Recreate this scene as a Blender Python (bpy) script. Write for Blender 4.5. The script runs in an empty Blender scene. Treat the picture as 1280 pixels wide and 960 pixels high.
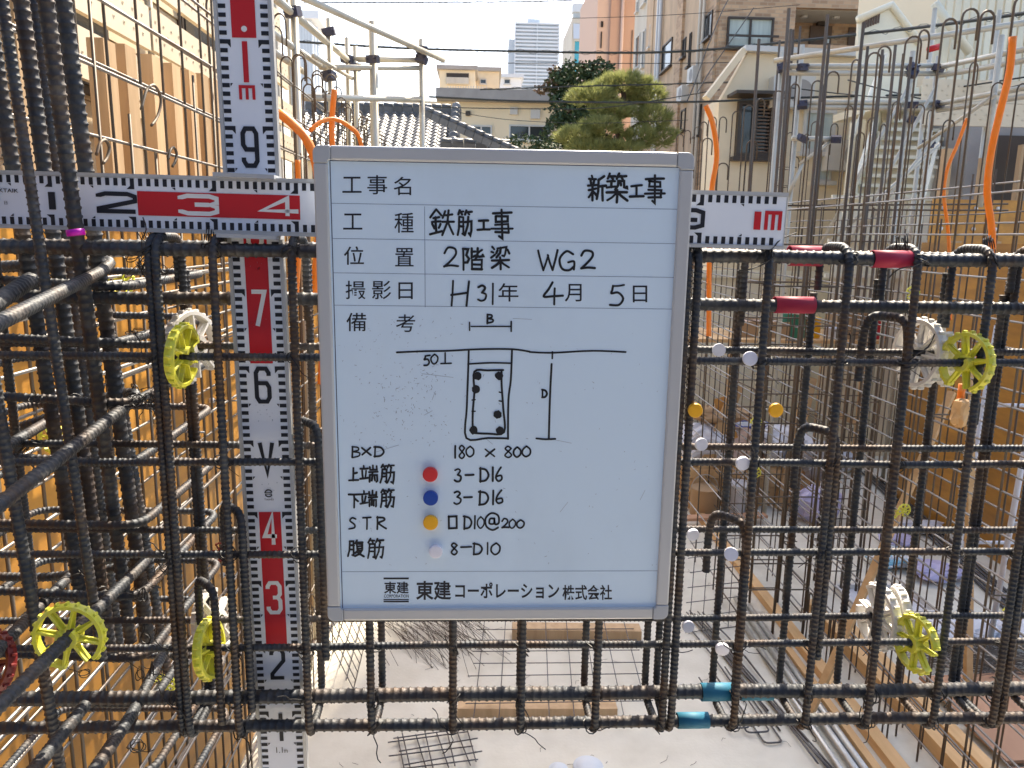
import bpy, math, random
from mathutils import Vector, Matrix
random.seed(7)
rnd = random.uniform
S = bpy.context.scene
COL = S.collection
PI = math.pi
R = math.radians

# ------------------------------------------------------------------ camera
FPX = 961.0                      # focal length in pixels of a 1280 px wide frame
CAMZ = 2.9                       # eye height above the slab
cam_d = bpy.data.cameras.new('camera')
cam_d.sensor_fit = 'HORIZONTAL'; cam_d.sensor_width = 36.0; cam_d.lens = 36.0 * FPX / 1280.0
cam_d.clip_start = 0.05; cam_d.clip_end = 2000.0
cam_d.dof.use_dof = True; cam_d.dof.focus_distance = 1.02; cam_d.dof.aperture_fstop = 30.0
cam = bpy.data.objects.new('camera', cam_d); COL.objects.link(cam)
CM = Matrix.Rotation(R(-2.5), 3, 'Z') @ Matrix.Rotation(PI / 2 - R(10.9), 3, 'X') @ Matrix.Rotation(R(0.9), 3, 'Z')
cam.matrix_world = Matrix.Translation((0, 0, CAMZ)) @ CM.to_4x4()
S.camera = cam

# ------------------------------------------------------------------ world, sun, exposure
SUN_AZ, SUN_EL = R(20.0), R(48.0)     # azimuth to the right of straight ahead
w = bpy.data.worlds.new('World'); S.world = w; w.use_nodes = True
nt = w.node_tree; bg = nt.nodes['Background']
sky = nt.nodes.new('ShaderNodeTexSky'); sky.sky_type = 'NISHITA'; sky.sun_disc = False
sky.sun_elevation = SUN_EL; sky.sun_rotation = SUN_AZ
sky.air_density = 1.0; sky.dust_density = 2.8; sky.ozone_density = 1.2
nt.links.new(sky.outputs[0], bg.inputs[0]); bg.inputs[1].default_value = 0.13
sun_d = bpy.data.lights.new('sun', 'SUN'); sun_d.energy = 4.5; sun_d.angle = R(0.55); sun_d.color = (1.0, 0.88, 0.70)
sun = bpy.data.objects.new('sun', sun_d); COL.objects.link(sun)
tosun = Vector((math.sin(SUN_AZ) * math.cos(SUN_EL), math.cos(SUN_AZ) * math.cos(SUN_EL), math.sin(SUN_EL)))
sun.rotation_euler = tosun.to_track_quat('Z', 'Y').to_euler()
sun.location = tosun * 60
S.view_settings.view_transform = 'Standard'; S.view_settings.look = 'None'
S.view_settings.gamma = 1.0; S.view_settings.exposure = 1.6
S.render.engine = 'CYCLES'
S.cycles.max_bounces = 6; S.cycles.diffuse_bounces = 4; S.cycles.glossy_bounces = 3; S.cycles.transmission_bounces = 4
S.cycles.transparent_max_bounces = 8
S.cycles.use_denoising = True
S.cycles.sample_clamp_indirect = 6.0

# ------------------------------------------------------------------ helpers
def U(px, py, X=None, Y=None, Z=None):
    """point of the place seen at photo pixel (px, py) on a plane X, Y or Z = const"""
    d = CM @ Vector(((px - 640) / FPX, -(py - 480) / FPX, -1))
    if X is not None: t = X / d.x
    elif Y is not None: t = Y / d.y
    else: t = (Z - CAMZ) / d.z
    return Vector((0, 0, CAMZ)) + d * t

ORG = {}
def org(o): return ORG.get(o.name, Vector((0, 0, 0)))

def link(o, parent=None):
    COL.objects.link(o)
    if parent is not None: o.parent = parent
    return o

def tag(o, label=None, cat=None, group=None, kind=None):
    if label: o['label'] = label
    if cat: o['category'] = cat
    if group: o['group'] = group
    if kind: o['kind'] = kind
    return o

def thing(name, label, cat, loc=(0, 0, 0), group=None):
    o = bpy.data.objects.new(name, None); o.location = loc; o.empty_display_size = 0.1
    link(o); ORG[o.name] = Vector(loc)
    return tag(o, label, cat, group)

def inst(mesh, name, parent=None, loc=(0, 0, 0), rot=None, scale=None):
    """one more object of a shared mesh; loc in world coordinates"""
    o = bpy.data.objects.new(name, mesh); link(o, parent)
    loc = Vector(loc)
    o.location = loc - (org(parent) if parent is not None else Vector((0, 0, 0)))
    if rot is not None:
        if isinstance(rot, Matrix): o.rotation_euler = rot.to_euler()
        else: o.rotation_euler = rot
    if scale is not None: o.scale = scale if hasattr(scale, '__len__') else (scale,) * 3
    ORG[o.name] = loc
    return o

def fillet(pts, rad, n=5):
    pts = [Vector(p) for p in pts]; out = [pts[0]]
    for i in range(1, len(pts) - 1):
        a, b, c = pts[i - 1], pts[i], pts[i + 1]
        d1 = (a - b); d2 = (c - b); l = min(rad, d1.length * .49, d2.length * .49)
        p, q = b + d1.normalized() * l, b + d2.normalized() * l
        for k in range(n + 1):
            t = k / n
            out.append(p * (1 - t) ** 2 + b * 2 * t * (1 - t) + q * t * t)
    out.append(pts[-1]); return out

def resample(pts, step):
    L = [0.0]
    for a, b in zip(pts, pts[1:]): L.append(L[-1] + (b - a).length)
    n = max(2, int(L[-1] / step)); out = []; j = 0
    for i in range(n + 1):
        s = L[-1] * i / n
        while j < len(L) - 2 and L[j + 1] < s: j += 1
        d = L[j + 1] - L[j]
        t = 0 if d < 1e-9 else (s - L[j]) / d
        out.append(pts[j].lerp(pts[j + 1], min(1, t)))
    return out

def crom(pts, k=4):
    P = [pts[0]] + list(pts) + [pts[-1]]; out = []
    for i in range(1, len(P) - 2):
        a, b, c, d = P[i - 1], P[i], P[i + 1], P[i + 2]
        for j in range(k):
            t = j / k
            out.append(0.5 * ((2 * b) + (c - a) * t + (2 * a - 5 * b + 4 * c - d) * t * t + (3 * b - a - 3 * c + d) * t ** 3))
    out.append(P[-2]); return out

class MB:
    def __init__(s): s.v = []; s.f = []
    def add(s, vs, fs):
        o = len(s.v); s.v += [tuple(v) for v in vs]; s.f += [tuple(i + o for i in f) for f in fs]; return s
    def box(s, x0, x1, y0, y1, z0, z1):
        return s.add([(x0, y0, z0), (x1, y0, z0), (x1, y1, z0), (x0, y1, z0), (x0, y0, z1), (x1, y0, z1), (x1, y1, z1), (x0, y1, z1)],
                     [(0, 3, 2, 1), (4, 5, 6, 7), (0, 1, 5, 4), (1, 2, 6, 5), (2, 3, 7, 6), (3, 0, 4, 7)])
    def obox(s, c, a, b, h):
        c, a, b, h = Vector(c), Vector(a), Vector(b), Vector(h)
        vs = [c - a - b - h, c + a - b - h, c + a + b - h, c - a + b - h, c - a - b + h, c + a - b + h, c + a + b + h, c - a + b + h]
        return s.add(vs, [(0, 3, 2, 1), (4, 5, 6, 7), (0, 1, 5, 4), (1, 2, 6, 5), (2, 3, 7, 6), (3, 0, 4, 7)])
    def beam(s, p0, p1, wd, ht, up=(0, 0, 1)):
        p0, p1 = Vector(p0), Vector(p1); d = p1 - p0; up = Vector(up)
        sd = d.cross(up)
        if sd.length < 1e-6: sd = d.cross(Vector((1, 0, 0)))
        sd.normalize(); u = sd.cross(d).normalized()
        return s.obox((p0 + p1) / 2, d / 2, sd * wd / 2, u * ht / 2)
    def tube(s, pts, r, n=6, caps=True, closed=False, rads=None, ribs=False):
        pts = [Vector(p) for p in pts]; m = len(pts)
        def tan(i):
            if closed: return (pts[(i + 1) % m] - pts[i - 1]).normalized()
            return (pts[min(i + 1, m - 1)] - pts[max(i - 1, 0)]).normalized()
        t0 = tan(0); ref = Vector((0, 0, 1)) if abs(t0.z) < .9 else Vector((1, 0, 0))
        nn = t0.cross(ref).normalized(); vs = []
        for i in range(m):
            t = tan(i); nn = (nn - t * nn.dot(t))
            nn = nn.normalized() if nn.length > 1e-8 else t.orthogonal().normalized()
            b = t.cross(nn); rr = rads[i] if rads else r
            for k in range(n):
                a = 2 * PI * k / n
                q = rr
                if ribs and k % (n // 2) == 0: q = max(rr, r * 1.10)
                vs.append(pts[i] + (nn * math.cos(a) + b * math.sin(a)) * q)
        fs = []
        for i in range(m if closed else m - 1):
            j = (i + 1) % m
            for k in range(n):
                l = (k + 1) % n
                fs.append((i * n + k, i * n + l, j * n + l, j * n + k))
        if caps and not closed:
            fs.append(tuple(range(n - 1, -1, -1))); fs.append(tuple((m - 1) * n + k for k in range(n)))
        return s.add(vs, fs)
    def rebar(s, pts, r, pitch=None, h=None, n=8):
        """deformed bar: transverse ribs every pitch and two long ribs"""
        pitch = pitch or r * 1.35; h = (h or r * .13) * 1.0
        q0 = resample([Vector(p) for p in pts], pitch); q, rr = [], []
        for a, b in zip(q0, q0[1:]):
            for t, k in ((0, 0), (.62, 0), (.73, 1), (.88, 1)): q.append(a.lerp(b, t)); rr.append(r + h if k else r * .95)
        q.append(q0[-1]); rr.append(r)
        return s.tube(q, r, n, rads=rr, ribs=True)
    def prism(s, poly, off):
        off = Vector(off); n = len(poly); a = [Vector(p) for p in poly]
        return s.add(a + [p + off for p in a], [tuple(range(n - 1, -1, -1)), tuple(range(n, 2 * n))] + [(i, (i + 1) % n, n + (i + 1) % n, n + i) for i in range(n)])
    def quad(s, *p): return s.add(p, [tuple(range(len(p)))])
    def lathe(s, prof, n=16, c=(0, 0, 0), axis='Z'):
        vs = []
        for r_, z in prof:
            for k in range(n):
                a = 2 * PI * k / n; x, y = r_ * math.cos(a), r_ * math.sin(a)
                p = {'Z': (x, y, z), 'Y': (x, z, y), 'X': (z, x, y)}[axis]
                vs.append((p[0] + c[0], p[1] + c[1], p[2] + c[2]))
        m = len(prof); fs = [(i * n + k, i * n + (k + 1) % n, (i + 1) * n + (k + 1) % n, (i + 1) * n + k) for i in range(m - 1) for k in range(n)]
        fs += [tuple(range(n - 1, -1, -1)), tuple((m - 1) * n + k for k in range(n))]
        return s.add(vs, fs)
    def mesh(s, name, mat, smooth=False, fix=True):
        me = bpy.data.meshes.new(name); me.from_pydata(s.v, [], s.f); me.materials.append(mat)
        if smooth:
            me.polygons.foreach_set('use_smooth', [True] * len(me.polygons))
        me.update()
        return me
    def build(s, name, mat, parent=None, smooth=False):
        """verts are world coordinates"""
        o = bpy.data.objects.new(name, s.mesh(name, mat, smooth)); link(o, parent)
        if parent is not None: o.location = -org(parent)
        return o
    def base(s, name, mat, smooth=False):
        """a top-level mesh whose origin sits at the middle of its foot"""
        xs, ys, zs = zip(*s.v); c = Vector(((min(xs) + max(xs)) / 2, (min(ys) + max(ys)) / 2, min(zs)))
        s.v = [(x - c.x, y - c.y, z - c.z) for x, y, z in s.v]
        return inst(s.mesh(name, mat, smooth), name, None, c)

def bevel(o, wd=.002, seg=2):
    m = o.modifiers.new('bevel', 'BEVEL'); m.width = wd; m.segments = seg; m.limit_method = 'ANGLE'; return o

# ------------------------------------------------------------------ materials
def mat(name, col, rough=.6, metal=0.0, col2=None, sc=8.0, amt=.5, detail=4.0, bump=0.0, bsc=None, stretch=None, spec=None, trans=0, coat=0, thr=(.35, .7), var=0.0, dust=None):
    m = bpy.data.materials.new(name); m.use_nodes = True; t = m.node_tree; N = t.nodes; L = t.links
    p = N['Principled BSDF']; p.inputs['Roughness'].default_value = rough; p.inputs['Metallic'].default_value = metal
    p.inputs['Base Color'].default_value = (*col, 1)
    if spec is not None: p.inputs['Specular IOR Level'].default_value = spec
    if trans: p.inputs['Transmission Weight'].default_value = trans
    if coat: p.inputs['Coat Weight'].default_value = coat; p.inputs['Coat Roughness'].default_value = .15
    g = N.new('ShaderNodeNewGeometry'); vec = g.outputs['Position']
    if stretch:
        mp = N.new('ShaderNodeMapping'); mp.inputs['Scale'].default_value = stretch; L.new(vec, mp.inputs['Vector']); vec = mp.outputs[0]
    cur = None
    if col2 is not None:
        n = N.new('ShaderNodeTexNoise'); n.inputs['Scale'].default_value = sc; n.inputs['Detail'].default_value = detail; n.inputs['Roughness'].default_value = .6
        L.new(vec, n.inputs['Vector'])
        mr = N.new('ShaderNodeMapRange'); mr.inputs[1].default_value = thr[0]; mr.inputs[2].default_value = thr[1]; mr.inputs[4].default_value = amt
        L.new(n.outputs[0], mr.inputs[0])
        mx = N.new('ShaderNodeMix'); mx.data_type = 'RGBA'; mx.inputs[6].default_value = (*col, 1); mx.inputs[7].default_value = (*col2, 1)
        L.new(mr.outputs[0], mx.inputs[0]); cur = mx.outputs[2]
    if dust is not None:
        nd = N.new('ShaderNodeTexNoise'); nd.inputs['Scale'].default_value = sc * 2.3; nd.inputs['Detail'].default_value = 9; nd.inputs['Roughness'].default_value = .7
        L.new(g.outputs['Position'], nd.inputs['Vector']); md = N.new('ShaderNodeMapRange'); md.inputs[1].default_value = .48; md.inputs[2].default_value = .72; md.inputs[4].default_value = dust[1]
        L.new(nd.outputs[0], md.inputs[0]); xd = N.new('ShaderNodeMix'); xd.data_type = 'RGBA'; xd.inputs[7].default_value = (*dust[0], 1)
        L.new(md.outputs[0], xd.inputs[0]); L.new(cur, xd.inputs[6]); cur = xd.outputs[2]
        mrr = N.new('ShaderNodeMapRange'); mrr.inputs[3].default_value = rough - .06; mrr.inputs[4].default_value = min(1, rough + .3); L.new(nd.outputs[0], mrr.inputs[0]); L.new(mrr.outputs[0], p.inputs['Roughness'])
    if var:
        oi = N.new('ShaderNodeObjectInfo'); hs = N.new('ShaderNodeHueSaturation')
        m2 = N.new('ShaderNodeMapRange'); m2.inputs[3].default_value = 1 - var; m2.inputs[4].default_value = 1 + var
        L.new(oi.outputs['Random'], m2.inputs[0]); L.new(m2.outputs[0], hs.inputs['Value'])
        if cur is not None: L.new(cur, hs.inputs['Color'])
        else: hs.inputs['Color'].default_value = (*col, 1)
        cur = hs.outputs[0]
    if cur is not None: L.new(cur, p.inputs['Base Color'])
    if bump:
        n2 = N.new('ShaderNodeTexNoise'); n2.inputs['Scale'].default_value = bsc or sc * 4; n2.inputs['Detail'].default_value = 5
        L.new(vec, n2.inputs['Vector']); b = N.new('ShaderNodeBump'); b.inputs['Strength'].default_value = bump; b.inputs['Distance'].default_value = .01
        L.new(n2.outputs[0], b.inputs['Height']); L.new(b.outputs[0], p.inputs['Normal'])
    return m

def brickmat(name, c1, c2, mortar, sx, sz, axis='X', rough=.75):
    """small facade tiles, too far off to tell apart one by one"""
    m = bpy.data.materials.new(name); m.use_nodes = True; t = m.node_tree; N = t.nodes; L = t.links; p = N['Principled BSDF']
    p.inputs['Roughness'].default_value = rough
    g = N.new('ShaderNodeNewGeometry'); sp = N.new('ShaderNodeSeparateXYZ'); cb = N.new('ShaderNodeCombineXYZ')
    L.new(g.outputs['Position'], sp.inputs[0]); L.new(sp.outputs[0 if axis == 'X' else 1], cb.inputs[0]); L.new(sp.outputs[2], cb.inputs[1])
    b = N.new('ShaderNodeTexBrick'); b.inputs['Scale'].default_value = 1; b.inputs['Brick Width'].default_value = sx; b.inputs['Row Height'].default_value = sz
    b.inputs['Mortar Size'].default_value = .012; b.inputs['Bias'].default_value = -.1
    for i, c in ((1, c1), (2, c2), (3, mortar)): b.inputs[i].default_value = (*c, 1)
    L.new(cb.outputs[0], b.inputs[0]); L.new(b.outputs[0], p.inputs['Base Color'])
    return m

M = {}
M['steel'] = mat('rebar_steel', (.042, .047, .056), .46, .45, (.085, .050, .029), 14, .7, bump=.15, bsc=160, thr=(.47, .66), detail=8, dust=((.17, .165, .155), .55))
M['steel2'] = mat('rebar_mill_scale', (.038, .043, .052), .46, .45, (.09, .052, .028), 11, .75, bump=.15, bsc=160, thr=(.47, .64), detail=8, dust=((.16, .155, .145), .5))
M['rusty'] = mat('rebar_weathered', (.115, .092, .067), .6, .3, (.13, .075, .04), 9, .8, thr=(.45, .65), var=.25)
M['galv'] = mat('galvanised_steel', (.55, .55, .52), .42, .75, (.40, .38, .34), 11, .6)
M['pipe'] = mat('scaffold_pipe', (.58, .55, .46), .5, .35, (.38, .31, .22), 5, .7, thr=(.5, .75))
M['clamp'] = mat('clamp_blue_paint', (.05, .055, .10), .55, .3, (.12, .10, .08), 20, .5)
M['wire'] = mat('tie_wire', (.02, .02, .022), .5, .5)
M['alu'] = mat('aluminium_profile', (.62, .62, .61), .42, .55, (.50, .49, .47), 6, .5, bump=.02, bsc=90)
M['aluframe'] = mat('board_frame_anodised', (.56, .565, .575), .45, .35, (.50, .50, .50), 5, .4)
M['cap'] = mat('corner_cap_plastic', (.42, .44, .47), .5)
M['board'] = mat('whiteboard_enamel', (.66, .80, .94), .30, 0, (.58, .70, .82), 7, .6, thr=(.5, .8), coat=.3, detail=7, stretch=(1, 1, .6))  # blue tint of the skylight is put into the enamel colour
M['rodface'] = mat('staff_face_white', (.80, .84, .92), .4, 0, (.72, .73, .76), 14, .5, thr=(.55, .85))
M['ink'] = mat('marker_ink', (.008, .008, .010), .45)
M['print'] = mat('printed_black', (.010, .011, .018), .5)
M['rule'] = mat('printed_rule', (.16, .22, .34), .5)
M['navy'] = mat('printed_navy_border', (.015, .03, .10), .5)
M['smudge'] = mat('marker_smudge', (.36, .42, .50), .5)
M['pred'] = mat('printed_red', (.55, .012, .020), .42)
M['pwhite'] = mat('printed_white', (.78, .78, .78), .45)
M['mred'] = mat('magnet_red', (.62, .03, .03), .4)
M['mblue'] = mat('magnet_blue', (.012, .06, .36), .4)
M['myel'] = mat('magnet_yellow', (.85, .43, .01), .4, col2=(.72, .34, .01), sc=60, amt=.5)
M['mwhite'] = mat('magnet_white', (.80, .80, .90), .4, col2=(.70, .70, .80), sc=60, amt=.6)
M['sred'] = mat('sleeve_crimson', (.40, .015, .055), .62)
M['sblue'] = mat('sleeve_cyan', (.015, .16, .26), .65)
M['wyel'] = mat('spacer_yellow_plastic', (.72, .70, .055), .42, col2=(.60, .57, .06), sc=30, amt=.5, dust=((.55, .52, .36), .45))
M['wwhite'] = mat('spacer_white_plastic', (.78, .76, .72), .45, col2=(.68, .64, .58), sc=20, amt=.6, dust=((.50, .46, .40), .45))
M['wred'] = mat('spacer_dark_red_plastic', (.16, .012, .012), .45)
M['magenta'] = mat('magenta_tape', (.6, .0, .45), .5)
M['orange'] = mat('orange_conduit', (.95, .23, .008), .42, col2=(.80, .19, .01), sc=6, amt=.5, dust=((.62, .34, .16), .4))
M['ply'] = mat('coated_plywood', (.54, .255, .040), .40, 0, (.28, .125, .028), 5.0, .85, bump=.08, bsc=30, stretch=(1, .35, 1.6), thr=(.36, .72), var=.22, detail=9)
M['plyb'] = mat('bare_plywood_brown', (.52, .29, .17), .55, 0, (.38, .19, .10), 3, .8, stretch=(1, .25, 1), var=.15)
M['wood'] = mat('sawn_timber', (.56, .38, .21), .7, 0, (.40, .25, .12), 6, .7, stretch=(3, 3, .35), bump=.1, bsc=30, var=.2)
M['woodl'] = mat('sawn_timber_floor', (.72, .46, .22), .7, 0, (.54, .31, .12), 6, .7, stretch=(3, .35, 3), bump=.1, bsc=30, var=.2)
M['conc'] = mat('concrete_slab', (.73, .69, .575), .78, 0, (.55, .505, .40), 2.6, .8, bump=.15, bsc=50, detail=12, thr=(.42, .78))
M['grnd'] = mat('packed_ground', (.34, .30, .25), .9, 0, (.25, .22, .18), .8, .8, bump=.2, bsc=20)
# ================================================================== STRUCTURE
M['barl'] = mat('rebar_grey_sheen', (.27, .26, .25), .38, .75, (.20, .13, .08), 6, .7, thr=(.5, .7), var=.2)  # lighter grey puts the sky's sheen on these bars into the colour
M['stucco_c'] = mat('cream_stucco', (.78, .66, .47), .85, 0, (.66, .55, .38), 1.2, .7, bump=.1, bsc=25, thr=(.4, .8))
M['cream'] = mat('cream_render', (.86, .74, .53), .8, 0, (.78, .65, .45), .7, .6)
M['siding'] = mat('cream_siding', (.66, .56, .40), .7, 0, (.56, .46, .32), 2.0, .6, var=.06)
M['plank'] = mat('perforated_scaffold_plank', (.72, .62, .46), .6, .1, (.6, .5, .35), 2, .6)
M['slat'] = mat('cream_painted_steel', (.85, .79, .61), .55, .05, (.70, .63, .48), 2, .6, var=.05)
M['pink'] = mat('salmon_render', (.45, .29, .215), .85, 0, (.38, .23, .165), .9, .7, stretch=(1, 1, .12))
M['pinkl'] = mat('pale_salmon_render', (.58, .42, .335), .85)
M['greyb'] = mat('pale_grey_render', (.60, .56, .48), .85, 0, (.48, .44, .37), 1.2, .8, stretch=(1, 1, .12))
M['beige'] = mat('beige_roughcast', (.60, .44, .29), .9, 0, (.42, .31, .22), 2.2, .8, bump=.4, bsc=9, stretch=(1, 1, .3))
M['tileX'] = brickmat('brown_facade_tile_front', (.56, .37, .22), (.32, .195, .115), (.45, .33, .22), .26, .11, 'X')
M['tileY'] = brickmat('brown_facade_tile_side', (.56, .37, .22), (.32, .195, .115), (.45, .33, .22), .26, .11, 'Y')
M['glass'] = mat('window_glass', (.10, .12, .13), .08, 0, spec=.8)
M['glassd'] = mat('dark_window_glass', (.035, .04, .045), .1, 0, spec=.6)
M['curtain'] = mat('pale_green_curtain', (.50, .56, .52), .8, 0, (.36, .42, .40), 14, .8, stretch=(1, 1, .05))
M['framed'] = mat('dark_bronze_frame', (.06, .045, .035), .5, .3)
M['framel'] = mat('pale_window_frame', (.60, .58, .54), .5, .2)
M['brown'] = mat('brown_metal', (.12, .075, .05), .6)
M['white'] = mat('white_tower', (.80, .82, .84), .7)
M['whiteb'] = mat('tower_balcony_shadow', (.66, .71, .75), .5)  # distance haze and balcony shade put into this pale blue-grey
M['palegrey'] = mat('pale_grey_tower', (.62, .66, .70), .7)
M['teal'] = mat('teal_glass', (.05, .34, .44), .2, 0, spec=.7)
M['roofslab'] = mat('grey_flat_roof', (.38, .36, .34), .8, 0, (.28, .26, .24), 1.5, .7)
M['tile'] = mat('grey_roof_tile', (.20, .195, .19), .42, .05, (.13, .12, .11), 3, .8, var=.35)
M['ridge'] = mat('dark_ridge_tile', (.10, .10, .10), .45, 0, (.06, .06, .06), 4, .7, var=.3)
M['asphalt'] = mat('asphalt', (.06, .06, .06), .9)
M['black'] = mat('black_plastic', (.015, .015, .017), .5)
M['cable'] = mat('cable_black', (.02, .025, .024), .6)

# ground and slab
tag(MB().quad((-900, -60, -.16), (900, -60, -.16), (900, 1400, -.16), (-900, 1400, -.16)).build('ground', M['grnd']), kind='structure')
slab = tag(MB().box(-2.2, 9.5, -2.0, 11.8, -.155, 0).build('concrete_slab', M['conc']), kind='structure')

def posts(par, name, mesh, pts): 
    for p in pts: inst(mesh, name, par, p)

# ------------------------------------------------------------------ formwork beside the slab (the near wall on the one side)
fl = thing('plywood_formwork', 'long wall of amber coated plywood panels behind the rebar on the column cage side', 'formwork', (-1.33, 5, 0))
XL = -1.30
for i in range(16):
    y = .35 + i * .605
    for z0, z1 in ((0.004, 1.796), (1.804, 2.93)):
        m = MB().box(XL - .012 + rnd(-.003, .003), XL + rnd(-.004, .004), y, y + .598, z0, z1); m.build('plywood_panel', M['ply'], fl)
        m = MB()
for i in range(16):
    y = .35 + i * .605
    for dy in (.1, .5):
        MB().box(XL - .075, XL - .016, y + dy - .025, y + dy + .025, .004, 2.95).build('batten', M['wood'], fl)
for z in (.35, 1.0, 1.65, 2.3, 2.8):
    MB().tube([(XL - .105, .3, z), (XL - .105, 10.1, z)], .0243, 8).build('waler_pipe', M['galv'], fl, True)
for i in range(15):
    y = .65 + i * .605
    for z in (.5, 1.2, 2.1):
        m = MB().tube([(XL + .002, y, z), (XL + .19, y, z)], .0042, 6); m.build('form_tie', M['barl'], fl, True)
        m = MB().lathe([(.004, 0), (.012, .004), (.014, .02), (.011, .024)], 10, (XL + .002, y, z), 'X'); m.build('tie_cone', M['wwhite'], fl, True)

# ------------------------------------------------------------------ double wall mats of bars with turned-over tops
def capbar(h, span, r, n=5):
    m = MB(); k = 7; pts = [(0, 0, 0), (0, 0, h - .04)] + [(span / 2 - span / 2 * math.cos(PI * i / k), 0, h - .03 + .045 * math.sin(PI * i / k)) for i in range(k + 1)] + [(span, 0, h - .14)]
    return m.tube(pts, r, n).mesh('vertical_bar', M['rusty'], True)
wl = thing('wall_cage', 'wall mat of thin upright bars with hooked tops in front of the amber plywood', 'rebar cage', (-1.13, 5, 0))
capm = [capbar(h, .075, .0052) for h in (3.90, 3.96, 4.02)]
y = 1.28; i = 0
while y < 9.8:
    inst(capm[i % 3], 'vertical_bar', wl, (-1.19, y, .005), (0, R(rnd(-.35, .35)), R(rnd(-14, 14))))
    inst(MB().tube([(0, 0, 0), (0, 0, 3.2 + rnd(-.2, .5))], .0052, 5).mesh('vertical_bar', M['rusty'], True), 'vertical_bar', wl, (-1.115, y + .1, .005), (R(rnd(-.3, .3)), R(rnd(-.3, .3)), 0))
    y += .2; i += 1
def hbar(x, z, y0, y1, r, name, par, mt='barl', am=.006):
    n = 8; MB().tube(crom([Vector((x + rnd(-am, am), y0 + (y1 - y0) * k / n, z + rnd(-am, am))) for k in range(n + 1)], 3), r, 6).build(name, M[mt], par, True)
z = .16
while z < 3.95:
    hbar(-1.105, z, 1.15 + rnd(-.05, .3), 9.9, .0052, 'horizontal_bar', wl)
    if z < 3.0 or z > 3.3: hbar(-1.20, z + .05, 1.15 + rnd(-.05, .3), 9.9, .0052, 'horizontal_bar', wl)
    z += .2
# short extra bars lapped beside the mat, sky sheen put into their grey
for k in range(14):
    z = rnd(.9, 2.75); y0 = rnd(1.3, 2.6)
    hbar(-1.095, z, y0, y0 + rnd(.8, 2.2), .0065, 'lap_bar', wl, am=.002)
# loops of bar stuck through the mat near the top
for (px, py, s) in ((188, 118, .5), (128, 182, .25), (215, 190, .25)):
    c = U(px, py, X=-1.09); m = MB()
    m.tube(crom([c + Vector((0, dy * s, dz * s)) for dy, dz in ((-.16, -.12), (-.05, .02), (.08, .07), (.17, 0), (.10, -.12), (-.02, -.2))], 4), .005, 5); m.build('loose_loop', M['rusty'], wl, True)

wr = thing('wall_cage', 'long wall mat of rusty upright bars with hooked tops on the stair side', 'rebar cage', (2.54, 6, 0))
capr = [capbar(h, .085, .0064) for h in (4.02, 4.08, 4.13, 4.18)]
XR = 2.50; y = 2.2; i = 0
while y < 10.4:
    inst(capr[min(3, int((y - 2) / 2.2))], 'vertical_bar', wr, (XR, y + rnd(-.02, .02), .005), (R(rnd(-.3, .3)), R(rnd(-.4, .4)), R(rnd(-25, 25))))
    inst(MB().tube([(0, 0, 0), (0, 0, 3.0 + rnd(-.1, .3))], .0052, 5).mesh('vertical_bar', M['rusty'], True), 'vertical_bar', wr, (XR + .085, y + .09, .005), (R(rnd(-.3, .3)), R(rnd(-.3, .3)), 0))
    y += .2 if y < 5.3 else .36; i += 1
z = .14; k = 0
while z < 3.15:
    hbar(XR - .012, z, 1.9, 10.4, .006, 'horizontal_bar', wr, am=.008)
    hbar(XR + .096, z + .06, 1.9, 10.4, .0055, 'horizontal_bar', wr, am=.008)
    z += .2
for k in range(12):
    y = rnd(2.6, 6); zz = rnd(.5, 2.7); m = MB()
    m.tube(fillet([(XR - .02, y, zz), (XR - .02, y + .25, zz - .02), (XR + .1, y + .25, zz - .02)], .03), .005, 5); m.build('corner_bar', M['rusty'], wr, True)
for (px, py, h) in ((1086, 930, .34), (1110, 960, .34), (1020, 760, .34), (1046, 790, .3), (1053, 792, .3)):
    c = U(px, py, X=2.46); z1 = max(c.z, .25) + .1
    m = MB(); m.tube(fillet([(2.43, c.y, .01), (2.43, c.y, z1), (2.43, c.y + .055, z1), (2.43, c.y + .055, .01)], .028), .0055, 5); m.build('starter_loop', M['rusty'], wr, True)

wq = thing('wall_cage', 'thin wall mat with hooked tops standing in the far room before the stair', 'rebar cage', (3.5, 7, 0))
y = 4.9; i = 0
while y < 9.2:
    inst(capr[i % 4], 'vertical_bar', wq, (3.46, y + rnd(-.03, .03), .005), (R(rnd(-.3, .3)), R(rnd(-.3, .3)), R(rnd(-30, 30))), (.9, .9, rnd(.93, 1.0))); y += .24; i += 1
for z in (2.2, 2.5, 2.8, 3.1): hbar(3.45, z, 4.8, 9.2, .0055, 'horizontal_bar', wq)
wk = thing('wall_cage', 'close row of thin hooked bars rising behind the wall mat beside the cream house', 'rebar cage', (-1.0, 7, 0))
y = 3.1; i = 0
while y < 9.8:
    inst(capm[i % 3], 'vertical_bar', wk, (-1.02 + rnd(-.01, .01), y, .005), (R(rnd(-.3, .3)), R(rnd(-.3, .3)), R(rnd(-30, 30))), (.9, .9, rnd(.94, 1.01))); y += .27; i += 1
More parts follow.
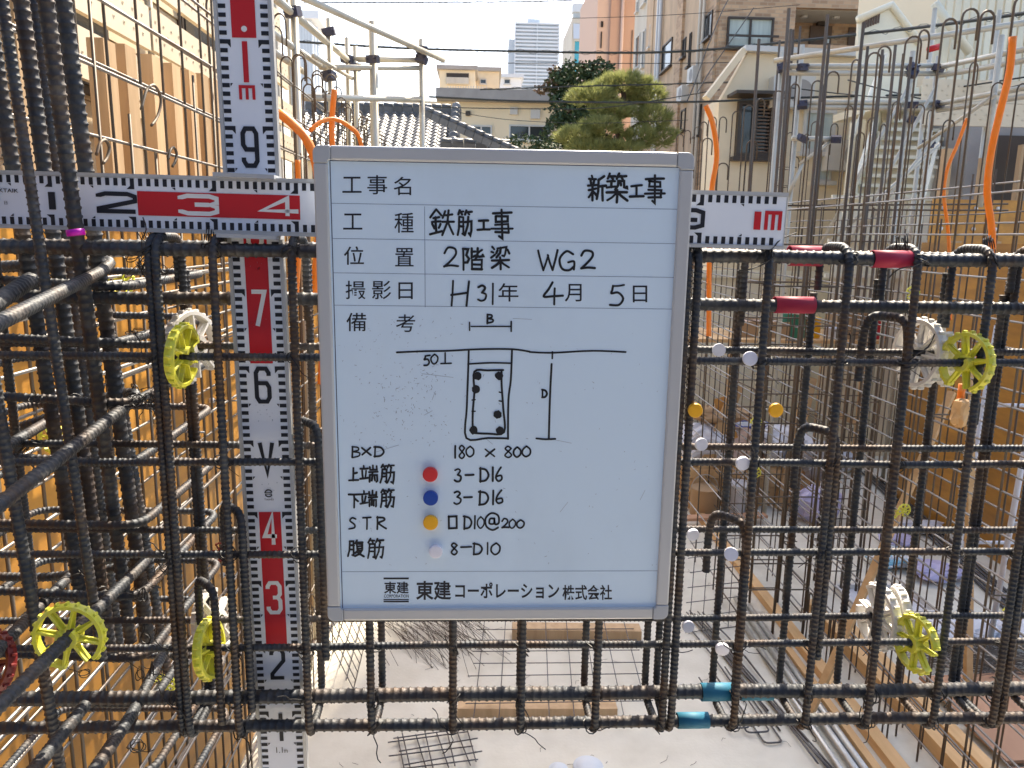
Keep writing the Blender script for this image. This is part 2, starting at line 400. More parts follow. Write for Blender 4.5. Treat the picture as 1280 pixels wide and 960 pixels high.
# column and thick wall cage that starts half way along
cw = thing('column_cage', 'square column cage of thick rusty bars standing on the slab beside the timber strip', 'rebar cage', (2.2, 5.4, 0))
cx0, cx1, cy0, cy1 = 1.98, 2.44, 5.22, 5.72
colb = MB().tube([(0, 0, 0), (0, 0, 4.25)], .0115, 8).mesh('column_bar', M['rusty'], True)
for fx in (0, .5, 1):
    for fy_ in (0, 1):
        inst(colb, 'column_bar', cw, (cx0 + (cx1 - cx0) * fx, cy0 + (cy1 - cy0) * fy_, .004), (R(rnd(-.3, .3)), R(rnd(-.4, .4)), 0), (1, 1, rnd(.96, 1.03)))
z = .12
while z < 2.9:
    m = MB(); a = .017
    m.tube(fillet([(cx0 - a, cy0 + .1, z), (cx0 - a, cy0 - a, z), (cx1 + a, cy0 - a, z), (cx1 + a, cy1 + a, z), (cx0 - a, cy1 + a, z), (cx0 - a, cy0 + .06, z + .012)], .03), .0058, 5); m.build('hoop', M['rusty'], cw, True)
    z += rnd(.2, .3)
wf = thing('wall_cage', 'receding wall mat of rusty bars behind the square column cage', 'rebar cage', (1.98, 8, 0))
y = 5.95
while y < 10.6:
    inst(capr[0], 'vertical_bar', wf, (1.98, y, .005), (R(rnd(-.3, .3)), R(rnd(-.4, .4)), R(rnd(-25, 25))), (1, 1, rnd(.78, 1.0))); y += .55
z = .15
while z < 2.9: hbar(1.97, z, 5.8, 10.6, .0055, 'horizontal_bar', wf); z += .34
# two taller column cages farther on
for (lab, X, Y, n, h) in (('slim column cage of four tall bars in front of the cream gable house', 3.02, 7.9, 2, 4.95), ('tall column cage of brown bars before the steel stair', 2.92, 5.9, 3, 4.28)):
    c = thing('column_cage', lab, 'rebar cage', (X + .2, Y + .2, 0))
    for ix in range(n):
        for iy in range(2):
            inst(colb, 'column_bar', c, (X + ix * .13, Y + iy * .22, .004), (R(rnd(-.5, .5)), R(rnd(-.5, .5)), 0), (1, 1, h / 4.25 * rnd(.97, 1.02)))
    z = .2
    while z < h - 1.2:
        MB().tube([(X - .02, Y - .02, z), (X + .13 * (n - 1) + .02, Y - .02, z), (X + .13 * (n - 1) + .02, Y + .24, z), (X - .02, Y + .24, z)], .005, 5, closed=True).build('hoop', M['rusty'], c, True); z += .18

# ------------------------------------------------------------------ formwork across the far room
fr = thing('plywood_formwork', 'amber coated plywood formwork standing across the far room below the steel planks', 'formwork', (6.5, 8.35, 0))
for i in range(7):
    x = 4.86 + i * .605
    for z0, z1 in ((.004, 1.796), (1.804, 3.36)):
        MB().box(x, x + .598, 8.3 + rnd(-.004, .004), 8.314, z0, z1).build('plywood_panel', M['ply'], fr)
    for dx in (.12, .48):
        for z in (.6, 1.3, 2.0, 2.6, 3.05, 3.27):
            if z > 2.5 or rnd(0, 1) < .6:
                MB().lathe([(.022, 0), (.02, .012), (.012, .016)], 10, (x + dx, 8.298 - .014, z), 'Y').build('tie_cone', M['wwhite'], fr, True)
for i in range(9):
    x = 4.95 + i * .42
    MB().box(x, x + .09, 8.33, 8.40, 0, 3.95 + rnd(-.15, .1)).build('stud', M['wood'], fr)
# side formwork in the right room along the mat
fs_ = thing('plywood_formwork', 'amber plywood formwork receding behind the orange conduit and the white props', 'formwork', (4.9, 7, 0))
for i in range(4):
    MB().box(4.80, 4.812, 5.9 + i * .605, 5.9 + i * .605 + .598, .004, 2.9).build('plywood_panel', M['ply'], fs_)
for i in range(4): MB().box(4.83, 4.90, 5.95 + i * .605, 6.04 + i * .605, 0, 2.92).build('stud', M['wood'], fs_)

# timber uprights behind the near formwork
tm = thing('timber_shoring', 'row of tan timber uprights rising above the amber plywood under the perforated planks', 'shoring', (-1.62, 4.5, 0))
for i, (px, ty) in enumerate(((20, -20), (70, 40), (130, 48), (157, 58), (190, 68), (215, 82), (236, 90), (252, 98), (266, 104), (278, 110), (290, 118))):
    p = U(px, max(ty, 5), X=-1.60)
    MB().box(-1.65, -1.58, p.y - .055, p.y + .055, 0, p.z + rnd(-.02, .02)).build('upright', M['wood'], tm)

# ------------------------------------------------------------------ neighbour house close by
nh = thing('neighbour_house', 'cream sided house wall close behind the timber uprights and scaffold planks', 'house', (-4.4, 5.5, 0))
MB().box(-6.2, -2.42, .6, 9.7, 0, 8.6).build('wall_core', M['siding'], nh)
for k in range(40):
    z = .02 + k * .215
    MB().add([(-2.42, .6, z), (-2.392, .6, z), (-2.405, .6, z + .208), (-2.42, .6, z + .208), (-2.42, 9.72, z), (-2.392, 9.72, z), (-2.405, 9.72, z + .208), (-2.42, 9.72, z + .208)],
             [(0, 1, 2, 3), (7, 6, 5, 4), (0, 4, 5, 1), (1, 5, 6, 2), (2, 6, 7, 3), (3, 7, 4, 0)]).build('siding_board', M['siding'], nh)
MB().box(-2.46, -2.37, 9.64, 9.76, 0, 8.6).build('corner_trim', M['framel'], nh)
for (y0, y1, z0, z1) in ((4.2, 5.3, 3.7, 4.9), (6.6, 7.7, 3.9, 5.1)):
    f = MB().box(-2.41, -2.36, y0, y1, z0, z1).build('window', M['framed'], nh)
    MB().box(-2.372, -2.352, y0 + .05, (y0 + y1) / 2 - .02, z0 + .05, z1 - .05).build('pane', M['glassd'], f); MB().box(-2.372, -2.352, (y0 + y1) / 2 + .02, y1 - .05, z0 + .05, z1 - .05).build('pane', M['glassd'], f)
MB().prism([(-2.15, .3, 8.5), (-6.3, .3, 8.5), (-4.3, .3, 10.2)], (0, 9.8, 0)).build('roof', M['ridge'], nh)
# perforated steel planks hung as a screen
def plank_mesh(L):
    m = MB(); m.box(0, .004, 0, L, 0, .24); m.box(-.03, 0, 0, L, 0, .004); m.box(-.03, 0, 0, L, .236, .24)
    for i in range(int(L / .12)):
        for z in (.07, .12, .17):
            y = .05 + i * .12 + (.06 if z == .12 else 0)
            m.lathe([(.011, .0042), (.011, .0062), (.006, .0064), (.006, .0042)], 8, (0, y, z), 'X')
    return m.mesh('plank', M['plank'])
sc = thing('plank_screen', 'screen of perforated cream steel planks along the scaffold beside the cream house', 'scaffold', (-1.95, 4, 3.5))
pm = plank_mesh(1.83)
for z, y0 in ((3.62, 1.6), (3.94, 1.2), (4.3, .8), (4.72, .6)):
    for k in range(4):
        inst(pm, 'plank', sc, (-1.95 + rnd(-.02, .02), y0 + k * 1.86, z + rnd(-.01, .01)))
for y in (1.5, 3.3, 5.1, 6.9, 8.7): MB().tube([(-2.02, y, 0), (-2.02, y, 6.0)], .0243, 8).build('post', M['pipe'], sc, True)

# ------------------------------------------------------------------ generic facade pieces
def win(par, o, eu, n, wd, ht, fm='framed', gm='glass', mull=1, dep=.06, name='window', sill=True):
    """a framed window set on a facade; o lower corner, eu along, n outward"""
    o, eu, n = Vector(o), Vector(eu).normalized(), Vector(n).normalized(); up = Vector((0, 0, 1))
    m = MB(); t = min(.06, wd * .1)
    def b(u0, u1, v0, v1, d0, d1): m.obox(o + eu * (u0 + u1) / 2 + up * (v0 + v1) / 2 + n * (d0 + d1) / 2, eu * (u1 - u0) / 2, n * (d1 - d0) / 2, up * (v1 - v0) / 2)
    b(0, wd, 0, t, -.05, dep); b(0, wd, ht - t, ht, -.05, dep); b(0, t, t, ht - t, -.05, dep); b(wd - t, wd, t, ht - t, -.05, dep)
    for k in range(mull): x = wd * (k + 1) / (mull + 1); b(x - t / 2, x + t / 2, t, ht - t, -.05, dep - .01)
    f = m.build(name, M[fm], par)
    for k in range(mull + 1):
        m = MB(); u0, u1 = wd * k / (mull + 1) + t / 2, wd * (k + 1) / (mull + 1) - t / 2
        m.obox(o + eu * (u0 + u1) / 2 + up * ht / 2 + n * .012, eu * (u1 - u0) / 2, n * .008, up * (ht / 2 - t)); m.build('pane', M[gm], f)
    if sill:
        m = MB(); m.obox(o + eu * wd / 2 - up * .04 + n * .06, eu * (wd / 2 + .06), n * .09, up * .035); m.build('sill', M[fm], f)
    return f

# ------------------------------------------------------------------ cream gable house with dark lattice window
gh = thing('gable_house', 'cream stuccoed house with sloping roof edge and dark lattice window behind the scaffold', 'house', (6, 15.5, 0))
Y0 = 13.6
pr = [U(899, 128, Y=Y0), U(935, 66, Y=Y0), U(1098, 74, Y=Y0)]
poly = [(pr[0].x, Y0, 0), (pr[2].x, Y0, 0), (pr[2].x, Y0, pr[2].z), (pr[1].x, Y0, pr[1].z), (pr[0].x, Y0, pr[0].z)]
MB().prism(poly, (0, .22, 0)).build('wall', M['stucco_c'], gh)
MB().box(pr[1].x + .5, pr[2].x, Y0 + .24, Y0 + 4.2, 0, pr[2].z - .15).build('rear_wing', M['stucco_c'], gh)
a, b = U(888, 120, Y=Y0 - .25), U(935, 59, Y=Y0 - .25); c = U(1104, 66, Y=Y0 - .25)
MB().beam((a.x, Y0, a.z), (b.x, Y0, b.z), .24, .10).build('roof', M['stucco_c'], gh)
MB().beam((b.x, Y0, b.z + .02), (c.x, Y0, c.z), .28, .09).build('parapet', M['framel'], gh)
p0, p1 = U(917, 196, Y=Y0), U(966, 128, Y=Y0)
wd, ht = p1.x - p0.x, p1.z - p0.z
wn = win(gh, (p0.x, Y0, p0.z), (1, 0, 0), (0, -1, 0), wd, ht, 'framed', 'glassd', 1, .12)
for k in range(14):
    z = p0.z + .08 + k * (ht - .16) / 13
    MB().box(p0.x + .30, p1.x - .06, Y0 - .10, Y0 - .085, z - .012, z + .012).build('lattice_bar', M['brown'], wn)
MB().box(p0.x - .18, p1.x + .1, Y0 - .5, Y0, p1.z + .05, p1.z + .10).build('awning', M['framed'], gh)
for (x0, y1, x1, y0, gm, fm) in ((1000, 190, 1045, 138, 'curtain', 'framel'), (1018, 226, 1042, 172, 'curtain', 'framel')):
    q0, q1 = U(x0, y1, Y=Y0), U(x1, y0, Y=Y0); win(gh, (q0.x, Y0, q0.z), (1, 0, 0), (0, -1, 0), q1.x - q0.x, q1.z - q0.z, fm, gm, 0, .05)
for x in (975, 1060):
    q = U(x, 200, Y=Y0 - .06); MB().tube([(q.x, Y0 - .06, .0), (q.x, Y0 - .06, 5.4)], .04, 8).build('drainpipe', M['slat'], gh, True)

# ------------------------------------------------------------------ brown tiled apartment block
ab = thing('apartment_block', 'tall apartment block with brown tiled front, curtained window and open gallery', 'building', (12, 30, 0))
Yb = 26.0; xc = U(895, 100, Y=Yb).x; H_ = 30.0  # unseen height chosen so the block's shadow covers the slab
xw0, xw1 = U(897, 0, Y=Yb).x, U(996, 0, Y=Yb).x
MB().box(xc + 2.4, 24, Yb + 1.8, 34.5, 15, H_).build('upper_core', M['beige'], ab)  # unseen upper storeys, set back to leave a sunlit strip on the site
MB().box(xc, 24, Yb + 1.8, 36, 0, 15).build('core', M['beige'], ab)
MB().box(xc, xw1, Yb, Yb + 1.8, 0, H_).build('tiled_bay', M['tileX'], ab)
for (zb, zt) in ((U(1000, 60, Y=Yb).z - 1.0, U(1000, 60, Y=Yb).z + .12), (U(1000, 9, Y=Yb).z, U(1000, 9, Y=Yb).z + .75), (2.2, 3.4), (U(1000, -40, Y=Yb).z + .9, H_)):
    MB().box(xw1, 24, Yb + .02, Yb + .22, zb, zt).build('gallery_parapet', M['tileX'], ab)
for py in (9, 85): MB().box(xw1, 24, Yb + .3, Yb + 1.78, U(1000, py, Y=Yb).z, U(1000, py, Y=Yb).z + .2).build('gallery_floor', M['greyb'], ab)
MB().box(xw1 + .02, 24, Yb + 1.74, Yb + 1.79, 0, H_ - .1).build('gallery_wall', M['tileX'], ab)
for (x0, x1, y0, y1) in ((1010, 1040, 33, 68), (1058, 1076, 35, 68)):
    a, b = U(x0, y1, Y=Yb + 1.7), U(x1, y0, Y=Yb + 1.7); d = MB().box(a.x, b.x, Yb + 1.66, Yb + 1.72, a.z, b.z).build('door', M['brown'], ab)
    MB().box(b.x - .16, b.x - .10, Yb + 1.6, Yb + 1.66, (a.z + b.z) / 2 - .1, (a.z + b.z) / 2 + .1).build('handle', M['galv'], d)
a = U(1028, 24, Y=Yb + 1.6); MB().box(a.x - .16, a.x + .16, Yb + 1.5, Yb + 1.7, a.z - .2, a.z + .2).build('meter_box', M['framed'], ab)
for x in (1005, 1045): a = U(x, 19, Y=Yb + .9); MB().lathe([(.12, -.08), (.12, -.02), (.04, 0)], 10, (a.x, Yb + .9, U(1000, 9, Y=Yb).z)).build('ceiling_lamp', M['framel'], ab)
a = U(1140, 0, Y=Yb - .1); MB().tube([(a.x, Yb - .12, 0), (a.x, Yb - .12, H_)], .09, 8).build('drainpipe', M['palegrey'], ab, True)
p0, p1 = U(907, 60, Y=Yb), U(967, 23, Y=Yb)
wn = win(ab, (p0.x, Yb, p0.z), (1, 0, 0), (0, -1, 0), p1.x - p0.x, p1.z - p0.z, 'framed', 'curtain', 1, .10)
MB().box(p0.x - .1, p1.x + .1, Yb - .34, Yb - .28, p0.z + .28, p0.z + .34).build('rail', M['framed'], wn)
MB().box(p0.x - .1, p1.x + .1, Yb - .36, Yb - .30, p0.z - .06, p0.z).build('rail', M['framed'], wn)
# side face towards the street
for (px, wdp, z0) in ((848.5, 7, 0), (892, 3, 0)):
    a, b = U(px - wdp / 2, 100, X=xc), U(px + wdp / 2, 100, X=xc)
    MB().box(xc - .10, xc, b.y, a.y, 0, H_).build('tiled_pilaster', M['tileY'], ab)
for (x0, x1, y0, y1) in ((880, 892, 12, 53), (853.5, 858.5, 46, 73), (861, 865.5, 40, 84), (868, 878, 130, 172), (851, 858, 135, 165)):
    a, b = U(x0, y1, X=xc), U(x1, y0, X=xc); z0 = a.z; z1 = U(x1, y0, X=xc).z
    win(ab, (xc, a.y, z0), (0, -1, 0), (-1, 0, 0), a.y - b.y, max(.6, z1 - z0), 'framed', 'glassd', 1 if x1 - x0 > 8 else 0, .05)
for px in (873, 877.5):
    a = U(px, 60, X=xc - .1); MB().tube([(xc - .1, a.y, 0), (xc - .1, a.y, H_)], .06, 6).build('drainpipe', M['framel'], ab, True)

# grey block farther up the street
gb = thing('grey_block', 'pale grey apartment block between the salmon tower and the tiled block', 'building', (11, 38, 0))
a, b = U(792, 60, X=xc), U(834, 60, X=xc)
MB().box(xc, 15, 36.02, a.y, 0, 15).build('wall', M['greyb'], gb)
MB().box(xc - .05, xc, 36.05, 37.4, 0, 15).build('wall_strip', M['beige'], gb)
for (x0, x1, y0, y1) in ((794.5, 801, 41, 88), (803, 807.5, 36, 85), (796.5, 799, 0, 16), (803, 808, 0, 9), (812, 815, 30, 60)):
    c, d = U(x0, y1, X=xc), U(x1, y0, X=xc)
    win(gb, (xc, c.y, c.z), (0, -1, 0), (-1, 0, 0), c.y - d.y, d.z - c.z, 'framel', 'glassd', 0, .06)
c, d = U(827.5, 92, X=xc), U(841.5, 46, X=xc)
win(ab, (xc, c.y, c.z), (0, -1, 0), (-1, 0, 0), c.y - d.y, d.z - c.z, 'framed', 'glassd', 0, .06)
for px in (821, 824): c = U(px, 60, X=xc - .12); MB().tube([(xc - .12, c.y, 0), (xc - .12, c.y, 15)], .08, 6).build('drainpipe', M['framel'], gb, True)

pk = thing('salmon_block', 'salmon brown apartment tower with a pale side next to the grey block', 'building', (8.4, 47, 0))
a, b, c = U(746, 60, Y=44), U(762, 60, Y=44), U(795, 60, Y=44)
MB().box(a.x, b.x, 44.2, 52, 0, 17).build('pale_wing', M['pinkl'], pk); MB().box(b.x, c.x + .5, 44, 52, 0, 17.5).build('wall', M['pink'], pk)
for px in (776.5,): q = U(px, 60, Y=43.9); MB().tube([(q.x, 43.88, 0), (q.x, 43.88, 17)], .09, 6).build('drainpipe', M['pinkl'], pk, True)
for (x0, x1, y0, y1) in ((751, 754, 27, 34), (750.5, 752.5, 40, 60)):
    c, d = U(x0, y1, Y=44.2), U(x1, y0, Y=44.2); win(pk, (c.x, 44.2, c.z), (1, 0, 0), (0, -1, 0), d.x - c.x, d.z - c.z, 'framed', 'glassd', 0, .08, sill=False)
c, d = U(787.5, 120, Y=44), U(790, 38, Y=44); MB().box(c.x, d.x, 43.93, 44, c.z, d.z).build('vent_strip', M['brown'], pk)

# teal fronted block with a roof tank
tb = thing('office_block', 'slim block with teal glass band and roof tank between the tower and the salmon block', 'building', (12, 95, 0))
a, b = U(714, 80, Y=90), U(748, 80, Y=90); z1 = U(720, 22, Y=90).z; z2 = U(720, 52, Y=90).z; z3 = U(720, 80, Y=90).z
MB().box(a.x, b.x, 90, 100, 0, z1).build('wall', M['greyb'], tb)
for k in range(3):
    x0 = a.x + .35 + k * (b.x - a.x - .35) / 3; MB().box(x0, x0 + (b.x - a.x - .5) / 3 - .06, 89.9, 90, z3 - 1, z2).build('teal_panel', M['teal'], tb)
MB().box(a.x + .2, b.x, 89.7, 90, z2, z2 + .35).build('ledge', M['framel'], tb)
c, d = U(735, 50, Y=90), U(744, 25, Y=90); win(tb, (c.x, 90, c.z), (1, 0, 0), (0, -1, 0), d.x - c.x, d.z - c.z, 'framed', 'glassd', 0, .1)
c, d = U(716, 50, Y=90), U(729, 30, Y=90); MB().add([(c.x, 89.4, c.z), (d.x, 89.4, c.z), (d.x - .4, 89.95, d.z), (c.x - .0, 89.95, d.z)], [(0, 1, 2, 3)]).build('slanted_panel', M['palegrey'], tb)
c, d = U(718, 18, Y=90), U(729, 6, Y=90)
for k in range(2):
    for j in range(2): MB().box(c.x + k * .52, c.x + k * .52 + .5, 91 + j * .6, 91.5 + j * .6, z1, d.z - .4).build('tank_leg', M['galv'], tb)
MB().box(c.x - .1, d.x + .1, 90.8, 92.0, d.z - .5, d.z + .35).build('roof_tank', M['palegrey'], tb)

# white tower far away
ht_ = thing('tower_block', 'white high rise with rows of balconies far off on the skyline', 'building', (50, 712, 0))
a, b = U(643, 60, Y=700), U(699, 60, Y=700); z0, z1 = -1, U(670, 29, Y=700).z
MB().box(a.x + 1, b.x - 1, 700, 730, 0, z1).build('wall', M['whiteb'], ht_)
MB().box(a.x - 4.6, a.x + .9, 705, 730, 0, U(640, 47, Y=700).z).build('side_wing', M['palegrey'], ht_)
n = 62
for k in range(n):
    z = 4 + (z1 - 4) * k / (n - 1)
    MB().box(a.x + .3, b.x - .1, 697.6, 700, z - 1.35, z).build('balcony', M['white'], ht_)
for x in (a.x + .5, (a.x + b.x) / 2, b.x - .5): MB().box(x - .4, x + .4, 697, 700, 0, z1).build('fin', M['white'], ht_)
c, d = U(660, 28, Y=700), U(676, 22, Y=700); MB().box(c.x, d.x, 705, 722, z1, d.z).build('plant_room', M['palegrey'], ht_)
# pale tower over the near house
pt = thing('tower_block', 'pale grey tower with a jutting top just beyond the cream house', 'building', (-42, 190, 0))
a, b = U(364, 60, Y=180), U(396, 60, Y=180); z1 = U(380, 18, Y=180).z
MB().box(a.x, b.x - 1, 180, 192, 0, z1 - 1).build('wall', M['palegrey'], pt); MB().box(a.x - .5, b.x + .8, 179, 192, z1 - 1, z1 + .6).build('cornice', M['white'], pt)
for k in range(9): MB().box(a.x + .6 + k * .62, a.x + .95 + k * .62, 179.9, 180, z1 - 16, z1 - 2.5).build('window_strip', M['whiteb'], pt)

# ------------------------------------------------------------------ low houses behind the board
fh = thing('flat_roof_house', 'cream flat roofed house with two dark windows behind the tiled roofs', 'house', (2.0, 37, 0))
Yf = 34
a, b = U(570, 127, Y=Yf), U(709, 127, Y=Yf); zt = a.z
MB().box(a.x - 2.5, b.x, Yf, 42, 0, zt).build('wall', M['cream'], fh)
c, d = U(545, 126, Y=Yf - .6), U(718, 115, Y=Yf - .6); MB().box(c.x, d.x, Yf - .7, 42.5, zt + .01, zt + .42).build('roof', M['roofslab'], fh)
MB().box(b.x - .02, b.x + .16, Yf - .12, Yf + .1, 0, zt).build('corner_post', M['brown'], fh)
for (x0, x1, y0, y1) in ((588, 615, 157, 182), (636, 687, 157, 175)):
    c, d = U(x0, y1, Y=Yf), U(x1, y0, Y=Yf); win(fh, (c.x, Yf, c.z), (1, 0, 0), (0, -1, 0), d.x - c.x, d.z - c.z, 'framel', 'glassd', 1, .08)
for (x, y, s) in ((585, 142, .1), (642, 139, .16), (669, 143, .2)):
    c = U(x, y, Y=Yf); MB().box(c.x - s, c.x + s, Yf - .12, Yf, c.z - s * .9, c.z + s * .9).build('vent_hood', M['framel' if s > .12 else 'framed'], fh)
for k in range(16):
    c = U(560 + k * 3.2, 113, Y=38); MB().box(c.x - .02, c.x + .02, 38, 38.04, zt + .42, c.z + .2).build('roof_rail', M['framel'], fh)
for (nm, lab, x0, x1, y0, Y_, mt) in (('beige_block', 'beige low block with a dark balcony beyond the flat roofed house', 549, 594, 87, 62, 'cream'), ('beige_block', 'plain buff low block beside the one with a balcony', 594, 624, 89, 66, 'stucco_c'), ('white_house', 'white low house at the foot of the white tower', 624, 652, 97, 75, 'white')):
    o = thing(nm, lab, 'building', ((U(x0, 100, Y=Y_).x + U(x1, 100, Y=Y_).x) / 2, Y_ + 4, 0)); a, b = U(x0, y0, Y=Y_), U(x1, y0, Y=Y_)
    MB().box(a.x, b.x, Y_, Y_ + 8, 0, a.z).build('wall', M[mt], o); MB().box(a.x - .2, b.x + .2, Y_ - .3, Y_ + 8.2, a.z, a.z + .3).build('roof', M['roofslab' if mt != 'white' else 'palegrey'], o)
    if x0 == 549:
        c, d = U(558, 104, Y=Y_), U(586, 92, Y=Y_); MB().box(c.x, d.x, Y_ - .05, Y_, c.z, d.z).build('balcony_opening', M['framed'], o); MB().box(c.x, d.x, Y_ - .5, Y_ - .06, c.z - .1, c.z + .35).build('balcony_wall', M['greyb'], o)
    else:
        c, d = U(x0 + 6, 105, Y=Y_), U(x0 + 14, 99, Y=Y_); win(o, (c.x, Y_, c.z), (1, 0, 0), (0, -1, 0), d.x - c.x, d.z - c.z, 'framel', 'glassd', 0, .1)

# tiled roofs: every tile its own curved piece
def tile_mesh(wd, ln):
    m = MB(); n = 8; th = .03; vs = []
    for j, y in enumerate((0, ln)):
        for i in range(n + 1):
            u = i / n; z = .055 * math.sin(PI * min(1, u / .62)) if u < .62 else -.028 * math.sin(PI * (u - .62) / .38)
            vs.append((u * wd, y, z + (.035 if j == 0 else 0)))
    k = len(vs); vs += [(x, y, z - th) for x, y, z in vs]
    fs = [(i, i + 1, n + 2 + i, n + 1 + i) for i in range(n)] + [(i, k + i, k + i + 1, i + 1) for i in range(n)]
    return m.add(vs, fs).mesh('roof_tile', M['tile'], False)
def tiled_roof(name, label, x0, x1, Ye, ze, slope, rows, cols, wallmat, drop):
    o = thing(name, label, 'house', ((x0 + x1) / 2, Ye + 2, 0)); wd = (x1 - x0) / cols; ln = .30
    tmsh = tile_mesh(wd * 1.02, ln); ct, st = math.cos(slope), math.sin(slope); c = MB()
    run = rows * .26
    c.prism([(x0, Ye, ze - .08), (x0, Ye + run * ct, ze - .08 + run * st), (x0, Ye + 2 * run * ct, ze - .08)], (x1 - x0, 0, 0)).build('roof_deck', M['ridge'], o)
    MB().box(x0 + .4, x1 - .4, Ye + .5, Ye + 2 * run * ct - .5, 0, ze).build('wall', M[wallmat], o)
    for r_ in range(rows):
        for k in range(cols):
            s_ = r_ * .26 - .05
            inst(tmsh, 'roof_tile', o, (x0 + k * wd, Ye + s_ * ct, ze + s_ * st + .03), (slope, 0, 0))
    yr, zr = Ye + run * ct, ze + run * st
    for k in range(int((x1 - x0) / .3)):
        m = MB(); m.box(x0 + k * .3, x0 + k * .3 + .29, yr - .14, yr + .14, zr - .05, zr + .16 + rnd(0, .015)); m.build('ridge_tile', M['ridge'], o)
        m = MB(); m.lathe([(.10, 0), (.115, .05), (.10, .28)], 8, (x0 + k * .3, yr, zr + .2), 'X'); m.build('ridge_cap', M['ridge'], o, True)
    return o, ct, st, yr, zr
Yt = 22.0
a, b = U(352, 190, Y=Yt), U(545, 192, Y=Yt)
o, ct, st, yr, zr = tiled_roof('tiled_house', 'house with a grey pantile roof and dark ridge behind the hooked bars', a.x, b.x + .35, Yt, a.z - .1, R(27), 14, 17, 'stucco_c', 0)
for k in range(9):        # stacked courses down the verge
    s_ = k * .42; MB().box(b.x + .30, b.x + .62, Yt + s_ * ct, Yt + s_ * ct + .40, a.z - .1 + s_ * st, a.z + .16 + s_ * st).build('verge_tile', M['tile'], o)
    MB().lathe([(.13, 0), (.15, .05), (.13, .4)], 8, (b.x + .46, Yt + s_ * ct, a.z + .22 + s_ * st), 'Y').build('verge_cap', M['tile'], o, True)
a2, b2 = U(548, 196, Y=19.5), U(645, 198, Y=19.5)
o, ct, st, yr, zr = tiled_roof('tiled_house', 'lower pantile roof with a sloping hip ridge just over the board', a2.x, b2.x, 19.5, a2.z - .25, R(24), 5, 8, 'cream', 0)
h0, h1 = U(532, 142, Y=20.6), U(650, 196, Y=19.4)
for k in range(11):
    p = h0.lerp(h1, k / 11); q = h0.lerp(h1, (k + .95) / 11)
    MB().beam(p, q, .24, .16).build('hip_tile', M['ridge'], o); MB().tube([p + Vector((0, 0, .1)), q + Vector((0, 0, .12))], .085, 8).build('hip_cap', M['ridge'], o, True)

# hoarding at the back of the site
hd = thing('site_hoarding', 'cream steel site hoarding at the back of the slab', 'fence', (2, 12.2, 0))
for i in range(26):
    MB().box(-2.4 + i * .46, -2.4 + i * .46 + .45, 12.18 + (i % 2) * .02, 12.22 + (i % 2) * .02, -.15, 2.35).build('hoarding_panel', M['slat'], hd)
MB().box(-2.4, 9.6, 12.1, 12.17, 2.30, 2.42).build('top_rail', M['slat'], hd)

# dark screen added behind the viewpoint, unseen, to cut skylight on the foreground
M['sheet'] = mat('dark_blue_shading_sheet', (.030, .045, .085), .8, 0, (.02, .03, .06), 2, .6)
ss = thing('shading_screen', 'added dark blue screen on pipes behind the viewpoint, shading the foreground', 'scaffold', (0, -1.2, 0))
for i in range(8):
    x0 = -6.4 + i * 1.6
    m = MB(); n = 10; vs = []
    for j in range(n + 1):
        for z in (0, 1.7, 3.4, 5.4): vs.append((x0 + 1.58 * j / n, -1.2 + .03 * math.sin(j * 1.3 + i) + .02 * math.sin(z * 2 + i), z))
    m.add(vs, [(j * 4 + k, (j + 1) * 4 + k, (j + 1) * 4 + k + 1, j * 4 + k + 1) for j in range(n) for k in range(3)]); m.build('sheet', M['sheet'], ss)
    MB().tube([(x0, -1.28, 0), (x0, -1.28, 5.6)], .0243, 8).build('upright', M['pipe'], ss, True)
for z in (.1, 1.7, 3.4, 5.4): MB().tube([(-6.5, -1.33, z), (6.5, -1.33, z)], .0243, 8).build('ledger', M['pipe'], ss, True)
# ================================================================== FOREGROUND
# ------------------------------------------------------------------ beam cage
cage = thing('beam_cage', 'dark steel rebar cage of a beam spanning the whole foreground behind the whiteboard', 'rebar cage', (0.03, 1.02, 2.21))
YS, YF, YW, YRW, YR, YSR = .966, .980, .977, 1.056, 1.052, 1.067
def zf(py, Y=YF): return U(640, py, Y=Y).z
YT2 = 1.034
ZT, ZT2, ZB2, ZB = zf(317), zf(377, YT2), zf(868), zf(903)
WZ = [zf(448, YW), zf(577, YW), zf(690, YW), zf(808, YW)]
X0, X1 = -.86, .98
def wob(a, b, Y, Z, amp=.0015):
    n = 9
    return crom([Vector((a + (b - a) * i / n, Y + rnd(-amp, amp), Z + rnd(-amp, amp))) for i in range(n + 1)], 3)
for (Y, Z, r) in ((YF, ZT, .0085), (YR, ZT + .001, .0085), (YT2, ZT2, .0088), (YF + .001, ZB2, .0098), (YF, ZB, .0085), (YR, ZB - .004, .0085)):
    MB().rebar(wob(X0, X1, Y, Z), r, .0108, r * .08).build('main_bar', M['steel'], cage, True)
for z in WZ:
    for Y in (YW, YRW):
        MB().rebar(wob(X0, X1, Y, z + rnd(-.002, .002)), .0052, .0064, .0005).build('waist_bar', M['steel'], cage, True)
def stirrup_mesh(drop, rear_top):
    zt, zb = ZT + .0145, ZB - .0145
    pts = [(0, YSR - YS - .012, zt - drop), (0, YSR - YS - .012, zt), (0, 0, zt), (0, 0, zb), (0, YSR - YS, zb), (0, YSR - YS, rear_top)]
    m = MB(); m.rebar(fillet(pts, .03, 6), .0054, .0068, .00062)
    return m.mesh('stirrup', M['steel2'], True)
SM = [stirrup_mesh(.085, ZT - .03), stirrup_mesh(.11, ZT - .02), stirrup_mesh(.06, ZT - .05)]
spx = [62, 146, 225, 297, 384, 467, 567, 651, 740, 827, 917, 1007, 1086, 1168, 1240, 1318]
SX = []
